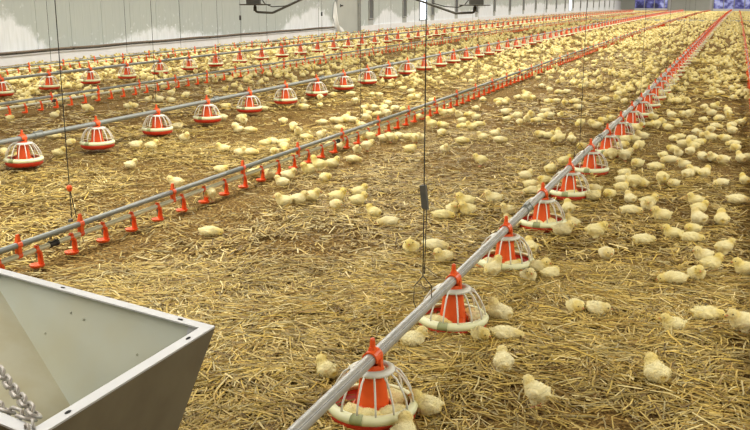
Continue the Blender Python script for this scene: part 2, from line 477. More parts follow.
# ceiling lamp rows: the housings of the lights set at the top
for i, lx in enumerate(LAMP_ROWS):
    t = thing('ceiling_lamp', ('row of ceiling lamps over the left side', 'row of ceiling lamps over the middle', 'row of ceiling lamps over the right side')[i], 'lamp', (lx, 60, CEIL - 0.1))
    link('lamp_housing', MB().box((-0.85, -62.2, 0.0), (0.85, 62.2, 0.1)).mesh('lamp_housing', M['white']), t)

# ---------------------------------------------------------------- value noise for the straw
def vnoise(x, y, cell, seed):
    r = np.random.default_rng(seed); G = r.random((256, 256))
    u, v = x / cell, y / cell
    i, j = np.floor(u).astype(int), np.floor(v).astype(int)
    fu, fv = u - i, v - j
    fu = fu * fu * (3 - 2 * fu); fv = fv * fv * (3 - 2 * fv)
    g = lambda a, b: G[a % 256, b % 256]
    return (g(i, j) * (1 - fu) + g(i + 1, j) * fu) * (1 - fv) + (g(i, j + 1) * (1 - fu) + g(i + 1, j + 1) * fu) * fv

def quads_mesh(name, V, nv, quads, tint, material):
    """V (n*nv,3); quads list of 4-tuples per item; tint (n,3)"""
    n = len(V) // nv
    Q = np.array(quads)
    F = (Q[None] + (np.arange(n) * nv)[:, None, None]).reshape(-1)
    me = bpy.data.meshes.new(name)
    me.vertices.add(len(V)); me.vertices.foreach_set('co', V.astype(np.float32).ravel())
    k = Q.shape[1]
    me.loops.add(len(F)); me.loops.foreach_set('vertex_index', F.astype(np.int32))
    me.polygons.add(len(F) // k); me.polygons.foreach_set('loop_start', np.arange(0, len(F), k, dtype=np.int32))
    me.materials.append(material)
    me.update(calc_edges=True)
    a = me.attributes.new('tint', 'FLOAT_COLOR', 'POINT')
    t = np.ones((len(V), 4), np.float32)
    t[:, :3] = np.repeat(tint, nv, axis=0) if len(tint) == n else tint
    a.data.foreach_set('color', t.ravel())
    return me

STRAW_COLS = np.array([srgb(*c)[:3] for c in ((220, 194, 114), (202, 174, 92), (236, 218, 156), (182, 150, 74), (142, 112, 54), (198, 174, 108), (210, 180, 88))])
STRAW_P = np.array([.2, .22, .1, .17, .1, .11, .1])
def straw_patch(name, r0, r1, dens, L0, L1, W0, W1, full, seed):
    r = np.random.default_rng(seed)
    a0, a1 = math.radians(-54), math.radians(28)      # to either side of the long axis
    area = 0.5 * (r1**2 - r0**2) * (a1 - a0)
    n = int(area * dens)
    rr = np.sqrt(r.random(n) * (r1**2 - r0**2) + r0**2); an = a0 + (a1 - a0) * r.random(n)
    x = rr * np.sin(an); y = rr * np.cos(an)
    keep = x > XL + 0.2
    # trodden lanes at the drinkers and scattered bare patches carry fewer stalks
    lane = np.exp(-((x + 3.35) / 0.5) ** 2) * 0.75 + np.exp(-((x + 8.2) / 0.6) ** 2) * 0.6 + np.exp(-((x - 0.55) / 0.55) ** 2) * 0.5 * (y > 4.6)
    bare = np.clip((vnoise(x + 50, y + 50, 0.9, 3) - 0.58) * 3.0, 0, 0.6)
    thin = np.clip(lane * (0.4 + 0.9 * vnoise(x + 20, y + 20, 0.5, 8)) + bare, 0, 0.85)
    keep &= r.random(n) > thin
    x, y, thin = x[keep], y[keep], thin[keep]; n = len(x)
    ang = vnoise(x + 9, y + 9, 0.35, seed + 1) * 2.4 * PI + r.normal(0, 0.75, n)
    pit = r.normal(0, 0.10, n)
    L = (L0 + (L1 - L0) * r.random(n) ** 1.7) * (1 - 0.45 * thin)
    Wd = W0 + (W1 - W0) * r.random(n)
    mound = vnoise(x + 70, y + 70, 0.28, 21) * 0.022 + vnoise(x + 30, y + 30, 0.09, 22) * 0.010
    z0 = (mound * (1 - 0.7 * thin) + r.random(n) * 0.012) + 0.002
    gzv = -6e-5 * np.maximum(0, y - 12) ** 2
    z0 = z0 + gzv
    d = np.stack([np.cos(ang) * np.cos(pit), np.sin(ang) * np.cos(pit), np.sin(pit)], 1)
    s = np.stack([-np.sin(ang), np.cos(ang), r.normal(0, 0.25, n)], 1)
    c = np.stack([x, y, z0], 1)
    bend = r.normal(0, 0.05, n) * L
    tint = STRAW_COLS[r.choice(len(STRAW_COLS), n, p=STRAW_P / STRAW_P.sum())] * (0.38 + 0.8 * r.random(n))[:, None]
    tint = tint * (1 - 0.35 * thin)[:, None]
    hl = (d * (L / 2)[:, None]); hw = s * (Wd / 2)[:, None]
    up = np.zeros((n, 3)); up[:, 2] = Wd * 0.45
    mid = np.zeros((n, 3)); mid[:, 2] = np.abs(bend) * 0.6; mid[:, :2] = s[:, :2] * bend[:, None]
    if full:
        V = np.stack([c - hl - hw, c - hl + up, c - hl + hw, c + mid - hw, c + mid + up, c + mid + hw, c + hl - hw, c + hl + up, c + hl + hw], 1).reshape(-1, 3)
        V[:, 2] = np.maximum(V[:, 2], 0.001 + np.repeat(gzv, 9))
        me = quads_mesh(name, V, 9, [(0, 1, 4, 3), (1, 2, 5, 4), (3, 4, 7, 6), (4, 5, 8, 7)], tint, M['straw'])
    else:
        V = np.stack([c - hl - hw, c - hl + hw, c + hl + hw, c + hl - hw], 1).reshape(-1, 3)
        V[:, 2] = np.maximum(V[:, 2], 0.001 + np.repeat(gzv, 4))
        me = quads_mesh(name, V, 4, [(0, 3, 2, 1)], tint, M['straw'])
    return me
so = link('straw_bedding', straw_patch('straw_near', 1.3, 5.2, 3700, 0.05, 0.24, 0.0034, 0.0068, True, 5))
tag(so, 'golden loose straw stalks strewn in the foreground', 'straw', kind='stuff')
so = link('straw_bedding', straw_patch('straw_mid', 5.2, 10.5, 1900, 0.04, 0.18, 0.0045, 0.009, False, 6))
tag(so, 'golden straw stalks strewn in the middle of the barn', 'straw', kind='stuff')
so = link('straw_bedding', straw_patch('straw_far', 10.5, 26.0, 420, 0.06, 0.18, 0.009, 0.018, False, 7))
tag(so, 'flattened straw strewn in the back of the barn', 'straw', kind='stuff')

# ---------------------------------------------------------------- feeder pans
PR = 0.158
def pan_parts(n):
    P = {}
    P['tray'] = MB().lathe([(0.0, 0.002), (PR - 0.022, 0.002), (PR - 0.003, 0.014), (PR + 0.003, 0.048), (PR - 0.006, 0.052), (PR - 0.014, 0.026), (PR - 0.04, 0.012), (0.0, 0.012)], n).mesh('pan_tray', M['orange_dark'], True)
    P['rim'] = MB().lathe([(PR + 0.004, 0.044), (PR + 0.007, 0.060), (PR - 0.003, 0.072), (PR - 0.020, 0.075), (PR - 0.022, 0.069), (PR - 0.008, 0.062), (PR - 0.003, 0.042)], n, close=True).mesh('pan_rim', M['cream'], True)
    a = math.radians(-90)
    P['patch'] = MB().lathe([(PR + 0.0055, 0.045), (PR + 0.009, 0.0605), (PR - 0.0025, 0.074), (PR - 0.021, 0.077), (PR - 0.021, 0.075), (PR - 0.004, 0.071), (PR + 0.005, 0.059), (PR + 0.003, 0.045)], 4, a - 0.14, a + 0.14, close=True).mesh('rim_patch', M['olive'], True)
    P['collar'] = MB().lathe([(0.052, 0.190), (0.080, 0.186), (0.082, 0.196), (0.056, 0.204)], n, close=True).mesh('grill_collar', M['white'], True)
    sp = MB().tube([(0.078, 0, 0.191), (0.102, 0, 0.176), (0.126, 0, 0.140), (0.143, 0, 0.105), (PR - 0.009, 0, 0.070)], 0.0040, 5).mesh('grill_spoke', M['white'], True)
    P['spoke'] = sp
    c = MB().lathe([(0.038, 0.207), (0.044, 0.185), (0.050, 0.13), (0.062, 0.045), (0.064, 0.030), (0.057, 0.030), (0.043, 0.12), (0.034, 0.2)], n)
    for k in range(6):       # feed tongues round the foot of the cone
        an = k * PI / 3 + 0.4
        q = [(0.066, -0.022, 0.026), (0.094, -0.016, 0.016), (0.094, 0.016, 0.016), (0.066, 0.022, 0.026), (0.062, -0.018, 0.070), (0.086, -0.012, 0.036), (0.086, 0.012, 0.036), (0.062, 0.018, 0.070)]
        q = [(x * math.cos(an) - y * math.sin(an), x * math.sin(an) + y * math.cos(an), z) for x, y, z in q]
        c.hexa(q[:4], q[4:])
    P['cone'] = c.mesh('feed_cone', M['orange'], True)
    k = MB()
    # saddle over the pipe (pipe along y, centre z 0.235), neck into the cone and the spike on top
    prof = []
    for i in range(13):
        t = -0.35 + (PI + 0.7) * i / 12
        prof.append((math.cos(t), math.sin(t)))
    vv = []
    for yy in (-0.030, 0.030):
        for rr in (0.0235, 0.0295):
            for cx, cz in prof: vv.append((cx * rr, yy, 0.235 + cz * rr))
    q = 13; ff = []
    for i in range(12):
        ff += [(i, i + 1, q + i + 1, q + i), (2*q + i + 1, 2*q + i, 3*q + i, 3*q + i + 1), (q + i, q + i + 1, 3*q + i + 1, 3*q + i), (i + 1, i, 2*q + i, 2*q + i + 1)]
    k.add(vv, ff)
    k.lathe([(0.030, 0.212), (0.038, 0.205), (0.042, 0.192), (0.036, 0.186)], 12)
    k.hexa([(-0.012, -0.016, 0.260), (0.012, -0.016, 0.260), (0.012, 0.016, 0.260), (-0.012, 0.016, 0.260)], [(-0.0095, -0.012, 0.275), (0.0095, -0.012, 0.275), (0.0095, 0.012, 0.275), (-0.0095, 0.012, 0.275)])
    k.lathe([(0.011, 0.272), (0.0105, 0.288), (0.009, 0.303), (0.006, 0.308), (0.0, 0.309)], 10)
    for s in (-1, 1):
        k.box((min(s*0.024, s*0.036), -0.012, 0.198), (max(s*0.024, s*0.036), 0.012, 0.235))
    P['clamp'] = k.mesh('pipe_clamp', M['orange'])
    return P
PAN = pan_parts(28)
PAN_LO = pan_parts(14)
def far_pan(simple):
    mb = MB(); n = 8 if simple else 12
    mb.cur = 0; mb.lathe([(0.0, 0.002), (PR - 0.02, 0.002), (PR + 0.002, 0.048), (PR - 0.01, 0.050), (0.0, 0.012)], n)
    mb.cur = 1; mb.lathe([(PR + 0.004, 0.044), (PR + 0.007, 0.062), (PR - 0.02, 0.074), (PR - 0.006, 0.042)], n, close=True)
    mb.cur = 2; mb.lathe([(0.038, 0.205), (0.051, 0.13), (0.064, 0.030)], n)
    mb.lathe([(0.0, 0.309), (0.009, 0.305), (0.012, 0.272), (0.030, 0.262), (0.03, 0.2)], 6)
    mb.cur = 3
    if not simple: mb.lathe([(0.052, 0.188), (0.080, 0.186)], n)
    for i in range(6 if simple else 10):
        a = i * 2 * PI / (6 if simple else 10); ca, sa = math.cos(a), math.sin(a)
        mb.tube([(0.076*ca, 0.076*sa, 0.186), (0.126*ca, 0.126*sa, 0.140), (0.148*ca, 0.148*sa, 0.062)], 0.0035, 3, False)
    return mb.mesh('feeder_pan', [M['orange_dark'], M['cream'], M['orange'], M['white']])
FAR1, FAR2 = far_pan(False), far_pan(True)

def near_pan(P, label, group, loc, rz, nsp=14):
    t = thing('feeder_pan', label, 'feeder pan', loc, rz, group)
    link('tray', P['tray'], t); rim = link('rim', P['rim'], t)
    link('rim_patch', P['patch'], rim)
    g = link('grill_collar', P['collar'], t)
    for i in range(nsp):
        link('spoke', P['spoke'], g, (0, 0, 0), (0, 0, 2 * PI * (i + 0.5) / nsp))
    link('feed_cone', P['cone'], t); link('pipe_clamp', P['clamp'], t)
    return t

LINES = (('nearest', -1.147, 2.905, 1.0, 116, 0.0), ('middle', -5.72, 6.3, 1.0, 98, 0.05), ('farthest', -9.96, 10.65, 1.0, 86, 0.05))
PAN_XY = []
for ln, X, ys, step, cnt, up_ in LINES:
    grp = 'feeder pans on the %s feeder line' % ln
    for i in range(cnt):
        yy = ys + i * step
        if yy > 121: break
        p = W(X, yy, up_); PAN_XY.append((p[0], p[1]))
        lab = '%s orange and white feeder pan from the camera on the %s feeder line' % (ordinal(i + 1), ln)
        if yy < 9: near_pan(PAN, lab, grp, p, 0)
        elif yy < 16.5: near_pan(PAN_LO, lab, grp, p, 0, 12)
        else:
            o = link('feeder_pan', FAR1 if yy < 32 else FAR2, None, p); tag(o, lab, 'feeder pan', grp)

# feeder pipes in 3 m lengths with couplings
def line_pts(X, a, b, z, step=6.0):
    n = max(1, int((b - a) / step)); return [W(X, a + (b - a) * i / n, z) for i in range(n + 1)]
def rel(pts, o): return [(p[0] - o[0], p[1] - o[1], p[2] - o[2]) for p in pts]
COUP = MB().tube([(0, -0.05, 0), (0, 0.05, 0)], 0.0262, 14).tube([(0, -0.055, 0), (0, -0.035, 0)], 0.029, 14).tube([(0, 0.035, 0), (0, 0.055, 0)], 0.029, 14).box((-0.010, -0.05, 0.022), (0.010, 0.05, 0.036)).mesh('coupling', M['pipe_grey'])
for (ln, X, ys, step, cnt, up_), c0, pm_, seam in zip(LINES, (-0.57, 3.5, 5.9), ('pipe_light', 'pipe_grey', 'pipe_grey'), (True, False, False)):
    o = W(X, max(c0, 0), 0)
    t = thing('feeder_line', {'nearest': 'pale grey feeder pipe crossing the foreground toward the far wall', 'middle': 'grey feeder pipe of the middle row of pans', 'farthest': 'grey feeder pipe of the row of pans nearest the side wall'}[ln], 'feed pipe', o, 0, 'feeder lines')
    y = c0
    while y < 122:
        e = min(y + 3.0, 123)
        P_ = rel([W(X, y, 0.235 + up_), W(X, (y + e) / 2, 0.2345 + up_), W(X, e, 0.235 + up_)], o)
        link('pipe', MB().tube(P_, 0.0225, 14 if y < 20 else 8, False).mesh('feed_tube', M[pm_], True), t)
        if seam and y < 20:
            off = 0.0222
            link('seam', MB().tube([(p[0] + off * 0.75, p[1], p[2] + off * 0.66) for p in P_], 0.0014, 4).mesh('tube_seam', M['grey_block']), t)
        if y > max(c0, 3.0) and y < 60:
            q = W(X, y, 0.235 + up_); link('coupling', COUP, t, rel([q], o)[0])
        y = e

# ---------------------------------------------------------------- drinker lines
cupm = MB()
# origin on the water pipe; saddle ring, arm on the far side of the cup, dish below the nipple
cupm.tube([(0, -0.013, 0), (0, 0.013, 0)], 0.0175, 10)
cupm.box((-0.011, 0.0, 0.012), (0.011, 0.013, 0.024))
cupm.hexa([(-0.010, 0.010, -0.012), (0.010, 0.010, -0.012), (0.010, 0.016, -0.012), (-0.010, 0.016, -0.012)], [(-0.012, -0.010, 0.0), (0.012, -0.010, 0.0), (0.012, 0.016, 0.0), (-0.012, 0.016, 0.0)])
cupm.hexa([(-0.015, 0.026, -0.095), (0.015, 0.026, -0.095), (0.015, 0.040, -0.095), (-0.015, 0.040, -0.095)], [(-0.013, 0.022, -0.020), (0.013, 0.022, -0.020), (0.013, 0.034, -0.020), (-0.013, 0.034, -0.020)])
cupm.hexa([(-0.013, 0.022, -0.024), (0.013, 0.022, -0.024), (0.013, 0.034, -0.020), (-0.013, 0.034, -0.020)], [(-0.012, -0.010, 0.0), (0.012, -0.010, 0.0), (0.012, 0.016, 0.004), (-0.012, 0.016, 0.004)])
cupm.lathe([(0.0, -0.104), (0.022, -0.103), (0.038, -0.096), (0.042, -0.084), (0.039, -0.084), (0.022, -0.096), (0.0, -0.097)], 14)
CUP = cupm.mesh('drinker_cup', M['orange'])
cl = MB(); cl.box((-0.015, -0.012, -0.015), (0.015, 0.012, 0.018))
cl.hexa([(-0.012, 0.022, -0.098), (0.012, 0.022, -0.098), (0.012, 0.034, -0.098), (-0.012, 0.034, -0.098)], [(-0.010, 0.006, -0.010), (0.010, 0.006, -0.010), (0.010, 0.016, -0.010), (-0.010, 0.016, -0.010)])
cl.lathe([(0.0, -0.104), (0.030, -0.1), (0.037, -0.086), (0.0, -0.096)], 6)
CUP_LO = cl.mesh('drinker_cup', M['orange'])
NIP = MB().lathe([(0.0, -0.055), (0.003, -0.054), (0.003, -0.04), (0.006, -0.038), (0.006, -0.015)], 8).mesh('nipple', M['steel'])
bk = MB()
bk.tube([(0, -0.016, 0), (0, 0.016, 0)], 0.0165, 10).tube([(0, -0.016, 0.060), (0, 0.016, 0.060)], 0.021, 10)
bk.box((-0.012, -0.014, 0.012), (0.012, 0.014, 0.045))
bk.hexa([(-0.010, -0.014, 0.078), (0.010, -0.014, 0.078), (0.010, 0.014, 0.078), (-0.010, 0.014, 0.078)], [(-0.007, -0.006, 0.118), (0.007, -0.006, 0.118), (0.007, 0.008, 0.118), (-0.007, 0.008, 0.118)])
BRK = bk.mesh('line_bracket', M['orange'])
JNT = MB().tube([(0, -0.03, 0), (0, 0.03, 0)], 0.017, 10).tube([(0, -0.036, 0), (0, -0.018, 0)], 0.020, 10).tube([(0, 0.018, 0), (0, 0.036, 0)], 0.020, 10).mesh('pipe_joint', M['black'])
DR = (('nearest drinker line', -3.56, 3.08, 3.0, 4.335, 3.82, (4.09, 8.1, 12.1, 16.1, 20.1)),
      ('middle drinker line', -8.42, 8.2, 7.5, 8.9, None, (9.9, 14.5, 19)),
      ('drinker line closest to the side wall', -12.45, 12.6, 12.0, 13.1, None, (17, 22)),
      ('drinker line at the right edge', 0.3, 2.1, 2.0, 2.4, None, ()))
ZW = 0.118
for di, (lab, X, c0, y0, b0, bx_, jn) in enumerate(DR):
    def WD(x, y, z, di=di):
        if di == 3: return (x - 0.0115 * y, y, z + gz(y))
        return W(x, y, z)
    o = WD(X, y0, 0)
    t = thing('drinker_line', lab + ', grey and white pipes with orange cups', 'drinker line', o, 0, 'drinker lines')
    R_ = lambda p: (p[0] - o[0], p[1] - o[1], p[2] - o[2])
    n = int((122 - y0) / 3)
    for i in range(n):
        a, b = y0 + 3 * i, y0 + 3 * i + 3
        sg = 12 if a < 12 else 6
        link('support_pipe', MB().tube([R_(WD(X, a, ZW + 0.06)), R_(WD(X, b, ZW + 0.06))], 0.0165, sg).mesh('support_pipe', M['pipe_grey'], True), t)
        link('water_pipe', MB().tube([R_(WD(X, a, ZW)), R_(WD(X, b, ZW))], 0.0145, sg).mesh('water_pipe', M['pipe_white'], True), t)
    for yj in jn: link('pipe_joint', JNT, t, R_(WD(X, yj, ZW)))
    yb = b0; k = 0
    if bx_: link('bracket', BRK, t, R_(WD(X, bx_, ZW)))
    while yb < 121:
        link('bracket', BRK, t, R_(WD(X, yb, ZW))); yb += 0.97
    yq = c0; k = 0; rest = MB()
    while yq < 121:
        if k < 300:
            c_ = link('drinker_cup', CUP if yq < 20 else CUP_LO, t, R_(WD(X, yq, ZW)))
            if yq < 9: link('nipple', NIP, c_)
        else:
            q = R_(WD(X, yq, ZW))
            rest.box((q[0] - 0.02, q[1] - 0.035, q[2] - 0.1), (q[0] + 0.02, q[1] + 0.03, q[2] + 0.018))
        yq += 0.2905; k += 1
    if rest.v:
        r_ = link('drinker_cups', rest.mesh('drinker_cups', M['orange']), t); r_['kind'] = 'stuff'

# ---------------------------------------------------------------- hanging cords
def cord(label, X, Y, zl, kind, r=0.0022):
    p = W(X, Y, 0); top = CEIL - p[2]
    t = thing('hanging_cord', label, 'cord', p, 0, 'cords holding up the lines')
    if kind == 'yoke':
        ap = zl + 0.115
        link('cord', MB().tube([(0, 0, ap), (0, 0, top)], r, 6).mesh('cord', M['cord']), t)
        y_ = MB()
        for s in (-1, 1):
            y_.tube([(0, 0, ap + 0.03), (0, 0, ap), (s * 0.034, s * 0.012, ap - 0.045), (s * 0.036, s * 0.012, zl), (s * 0.026, s * 0.010, zl - 0.026), (0, 0, zl - 0.0265)], 0.0022, 5)
        link('wire_yoke', y_.mesh('wire_yoke', M['iron']), t)
    else:
        link('cord', MB().tube([(0, 0, zl + 0.03), (0, 0, top)], r, 5).mesh('cord', M['cord']), t)
    return t
c_ = cord('cord with a dark block over the front stretch of the foreground feeder pipe', -1.175, 3.55, 0.235, 'yoke', 0.0024)
link('adjuster', MB().hexa([(-0.007, -0.010, 0.642), (0.019, -0.010, 0.636), (0.019, 0.010, 0.636), (-0.007, 0.010, 0.642)], [(-0.017, -0.010, 0.734), (0.008, -0.010, 0.738), (0.008, 0.010, 0.738), (-0.017, 0.010, 0.734)]).mesh('cord_adjuster', M['grey_block']), c_)
link('cord_return', MB().tube([(0.006, 0.0, 0.36), (0.012, 0, 0.64)], 0.0022, 5).mesh('cord_return', M['cord']), c_)
cord('cord with a wire loop over the gap between fifth and sixth foreground pans', -1.147, 7.32, 0.235, 'yoke')
for i, yy in enumerate((11.77, 16, 20.3, 24.6)):
    cord('%s cord from the camera above the foreground feeder pipe, beyond the looped ones' % ordinal(i + 1), -1.147, yy, 0.235, 'line')
c_ = cord('cord with a red ball over the nearest drinker line at the left edge', -3.59, 4.30, 0.19, 'line', 0.0028)
link('adjuster_ball', MB().lathe([(0, 0.375), (0.012, 0.38), (0.017, 0.392), (0.017, 0.402), (0.012, 0.412), (0, 0.416)], 12).mesh('adjuster_ball', M['orange'], True), c_)
link('cord_return', MB().tube([(0.012, 0.03, 0.21), (0.006, 0.015, 0.30), (0.004, 0, 0.38)], 0.0028, 5).mesh('cord_return', M['cord']), c_)
link('cord_clip', MB().box((-0.018, -0.012, 0.192), (0.0, 0.012, 0.210)).mesh('cord_clip', M['grey_block']), c_)
for i, yy in enumerate((8.67, 13.11, 17.88, 22.2, 26.5)):
    c_ = cord('%s cord from the camera above the nearest drinker line, past the red ball' % ordinal(i + 1), -3.55, yy, 0.19, 'line')
    if i == 0: link('cord_knot', MB().tube([(-0.02, 0, 0.40), (0.02, 0, 0.36), (0.015, 0, 0.30), (-0.012, 0, 0.27)], 0.004, 5).mesh('cord_knot', M['cord']), c_)
for i, yy in enumerate((8.3, 16.7, 20.8)):
    cord('%s cord from the camera above the middle feeder pipe' % ordinal(i + 1), -5.72, yy, 0.285, 'line', 0.0025)
for i, yy in enumerate((14.16, 18.34, 22.8)):
    cord('%s cord from the camera above the middle drinker line' % ordinal(i + 1), -8.42, yy, 0.19, 'line', 0.0025)
for i, yy in enumerate((14.69, 17.14, 19.28, 22.2, 23.7, 27.46)):
    c_ = cord('%s cord from the camera above the drinker line by the side wall' % ordinal(i + 1), -12.45, yy, 0.19, 'line', 0.004)
    if i in (3, 5): link('adjuster', MB().box((-0.02, -0.02, 0.80), (0.02, 0.02, 0.92)).mesh('cord_adjuster', M['black']), c_)
for i, yy in enumerate((26.0, 30.0)):
    cord('%s cord from the camera above the pans nearest the side wall' % ordinal(i + 1), -9.96, yy, 0.285, 'line', 0.003)

# ---------------------------------------------------------------- hanging gas brooders at the top of the view
def at_dist(px, py, dist):
    dd = RW @ np.array([(px - 375) / F_PX, (215 - py) / F_PX, -1.0]); return dd * dist + np.array([0, 0, CAM_H])
RIGHT = math.atan2(RW[1, 0], RW[0, 0])
def brooder(label, px, py, dist, flip, run, rise):
    p = at_dist(px, py, dist); s = dist / F_PX
    t = thing('gas_brooder', label, 'heater', tuple(map(float, p)), RIGHT + (PI if flip else 0), 'hanging heaters')
    top = CEIL - p[2]
    b = MB().box((-8*s, -6*s, 0), (5.5*s, 6*s, 14*s)).hexa([(-9*s, -7*s, 14*s), (6.5*s, -7*s, 14*s), (6.5*s, 7*s, 14*s), (-9*s, 7*s, 14*s)], [(-4*s, -3*s, 18*s), (2*s, -3*s, 18*s), (2*s, 3*s, 18*s), (-4*s, 3*s, 18*s)])
    link('burner_box', b.mesh('burner_box', M['iron']), t)
    link('plate', MB().lathe([(0.0, -0.3*s), (15.5*s, -0.6*s), (16*s, 0.3*s), (0.0, 1.0*s)], 20).mesh('heat_plate', M['iron']), t)
    lv = 7.5 * s
    k = (top - 0.6 + lv) 
    pipe = MB().tube([(0, 0, 2*s), (0, 0, -lv + 2*s), (1.2*s, 0, -lv + 0.5*s), (3*s, 0, -lv), (run*s, 0, -lv*1.08), (run*s + 2*s, 0, -lv*1.0), (run*s + 60*s, 0, -lv + 60*s*rise), (run*s + 64*s, 0, -lv + 70*s*rise), (run*s + 64*s, 0, top)], 1.15*s, 8)
    link('gas_pipe', pipe.mesh('gas_pipe', M['iron'], True), t)
    link('elbow', MB().tube([(0, 0, -lv*0.25), (0, 0, -lv*0.85)], 1.7*s, 8).mesh('pipe_elbow', M['iron'], True), t)
    link('hose', MB().tube([(6*s, 0, 6*s), (10*s, 1*s, 0.5*s), (17*s, 1*s, -2.2*s), (30*s, 0, -1.5*s), (run*s + 24*s, 0, 2*s)], 0.55*s, 6).mesh('gas_hose', M['cord'], True), t)
    link('hanger_rod', MB().tube([(-2*s, 0, 17*s), (-2*s, 0, top)], 0.5*s, 6).mesh('hanger_rod', M['iron']), t)
brooder('dark hanging gas heater with bent pipe before the limed side wall', 255, 4.5, 13.0, False, 17, 0.44)
brooder('dark hanging gas heater with bent pipe before the bright side opening', 475, 5.0, 14.5, True, 19, 0.33)

# ---------------------------------------------------------------- low divider across the far floor
dv = thing('pen_divider', 'low grey board across the floor far down the barn', 'divider', W(-3.0, 58, 0))
for i in range(6):
    x0 = -6 + i * 2.0
    link('board', MB().box((x0 + 0.01, -0.012, 0), (x0 + 1.99, 0.012, 0.11)).mesh('divider_board', M['board']), dv)

# ---------------------------------------------------------------- feed hopper in the corner
HZ = 0.6
C1, C2, C3, C4 = (-1.303, 2.113), (-2.345, 2.355), (-2.345, 1.638), (-1.303, 1.396)
sl = -0.2322
xr_, xl_ = -1.303 - 0.093, -2.345 + 0.72
fy = lambda x: 2.113 + (x + 1.303) * sl - 0.189
ny = lambda x: 1.396 + (x + 1.303) * sl + 0.189
B1, B2, B3, B4 = (xr_, fy(xr_)), (xl_, fy(xl_)), (xl_, ny(xl_)), (xr_, ny(xr_))
ZB = 0.2
ho = (-1.5, 1.8)
H = thing('feed_hopper', 'galvanised metal feed hopper with pale rim in the lower left corner', 'hopper', (ho[0], ho[1], 0))
L3 = lambda p, z: (p[0] - ho[0], p[1] - ho[1], z)
def lerp2(p, q, t): return (p[0] + (q[0] - p[0]) * t, p[1] + (q[1] - p[1]) * t)
cen = (sum(c[0] for c in (C1, C2, C3, C4)) / 4, sum(c[1] for c in (C1, C2, C3, C4)) / 4)
bcen = (sum(c[0] for c in (B1, B2, B3, B4)) / 4, sum(c[1] for c in (B1, B2, B3, B4)) / 4)
TOP = [C1, C2, C3, C4]; BOT = [B1, B2, B3, B4]
names = ('far', 'left', 'near', 'right')
TH = 0.004
for i in range(4):
    j = (i + 1) % 4
    a, b, c, d_ = TOP[i], TOP[j], BOT[j], BOT[i]
    inn = lambda p, ce_: lerp2(p, ce_, TH / max(0.05, math.hypot(p[0]-ce_[0], p[1]-ce_[1])) * 1.4)
    mb = MB()
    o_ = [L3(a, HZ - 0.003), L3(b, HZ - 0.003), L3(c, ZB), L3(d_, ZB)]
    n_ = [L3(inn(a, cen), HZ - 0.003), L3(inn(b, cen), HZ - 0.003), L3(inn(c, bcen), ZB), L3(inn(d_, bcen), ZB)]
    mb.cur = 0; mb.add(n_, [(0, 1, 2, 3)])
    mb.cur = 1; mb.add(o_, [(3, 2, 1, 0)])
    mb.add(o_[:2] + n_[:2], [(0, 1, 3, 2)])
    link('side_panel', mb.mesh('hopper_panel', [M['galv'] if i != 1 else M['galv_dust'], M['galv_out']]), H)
# rim flange, mitred, turned inward, with a short lip
fw = 0.034
def inset(i):
    p, q, r = TOP[i - 1], TOP[i], TOP[(i + 1) % 4]
    def off(a, b):
        dx, dy = b[0]-a[0], b[1]-a[1]; l = math.hypot(dx, dy); return (-dy/l, dx/l)
    n1, n2 = off(p, q), off(q, r)
    det = n1[0]*n2[1] - n1[1]*n2[0]
    k1 = n1[0]*q[0] + n1[1]*q[1] + fw; k2 = n2[0]*q[0] + n2[1]*q[1] + fw
    return ((k1*n2[1] - k2*n1[1]) / det, (n1[0]*k2 - n2[0]*k1) / det)
INS = [inset(i) for i in range(4)]
for i in range(4):
    j = (i + 1) % 4
    lo = [L3(TOP[i], HZ - 0.002), L3(TOP[j], HZ - 0.002), L3(INS[j], HZ - 0.002), L3(INS[i], HZ - 0.002)]
    hi = [(p[0], p[1], HZ + 0.003) for p in lo]
    f = link('rim_flange', MB().hexa(lo, hi).mesh('rim_flange', M['rim']), H)
    ln_ = math.hypot(TOP[j][0]-TOP[i][0], TOP[j][1]-TOP[i][1])
    rz = math.atan2(TOP[j][1]-TOP[i][1], TOP[j][0]-TOP[i][0])
    sm = MB().lathe([(0, 0.0045), (0.0045, 0.0045), (0.0045, 0.001)], 8)
    sm.v = [(x * 2.3, y, z) for x, y, z in sm.v]
    sme = sm.mesh('slot', M['gap'])
    for tt in ((0.10, 0.60) if i in (0, 2) else (0.15, 0.86)):
        m_ = lerp2(lerp2(TOP[i], TOP[j], tt), lerp2(INS[i], INS[j], tt), 0.5)
        link('slot', sme, f, L3(m_, HZ), (0, 0, rz))
# corner strip and rivets inside, outlet boot below
def onface(i, u, v, eps=0.006):
    j = (i + 1) % 4
    a = lerp2(TOP[i], TOP[j], u); b = lerp2(BOT[i], BOT[j], u); p = lerp2(a, b, v); p = lerp2(p, bcen, eps / 0.3)
    return L3(p, HZ + (ZB - HZ) * v)
s0 = [onface(0, 0.055, 0.0), onface(0, 0.085, 0.0), onface(0, 0.085, 0.5), onface(0, 0.055, 0.5)]
link('corner_strip', MB().add(s0, [(0, 1, 2, 3)]).add([(p[0], p[1] + 0.004, p[2]) for p in s0], [(3, 2, 1, 0)]).mesh('corner_strip', M['rim']), H)
rv = MB().lathe([(0, 0.003), (0.003, 0.002), (0.0045, -0.001)], 8).mesh('rivet', M['galv'], True)
for u, v in ((0.62, 0.16), (0.56, 0.18), (0.85, 0.35), (0.3, 0.3), (0.45, 0.55)):
    link('rivet', rv, H, onface(0, u, v, 0.004), (1.1, 0, 0))
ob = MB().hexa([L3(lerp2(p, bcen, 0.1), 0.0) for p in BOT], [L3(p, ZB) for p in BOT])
link('outlet_boot', ob.mesh('outlet_boot', M['galv_out']), H)

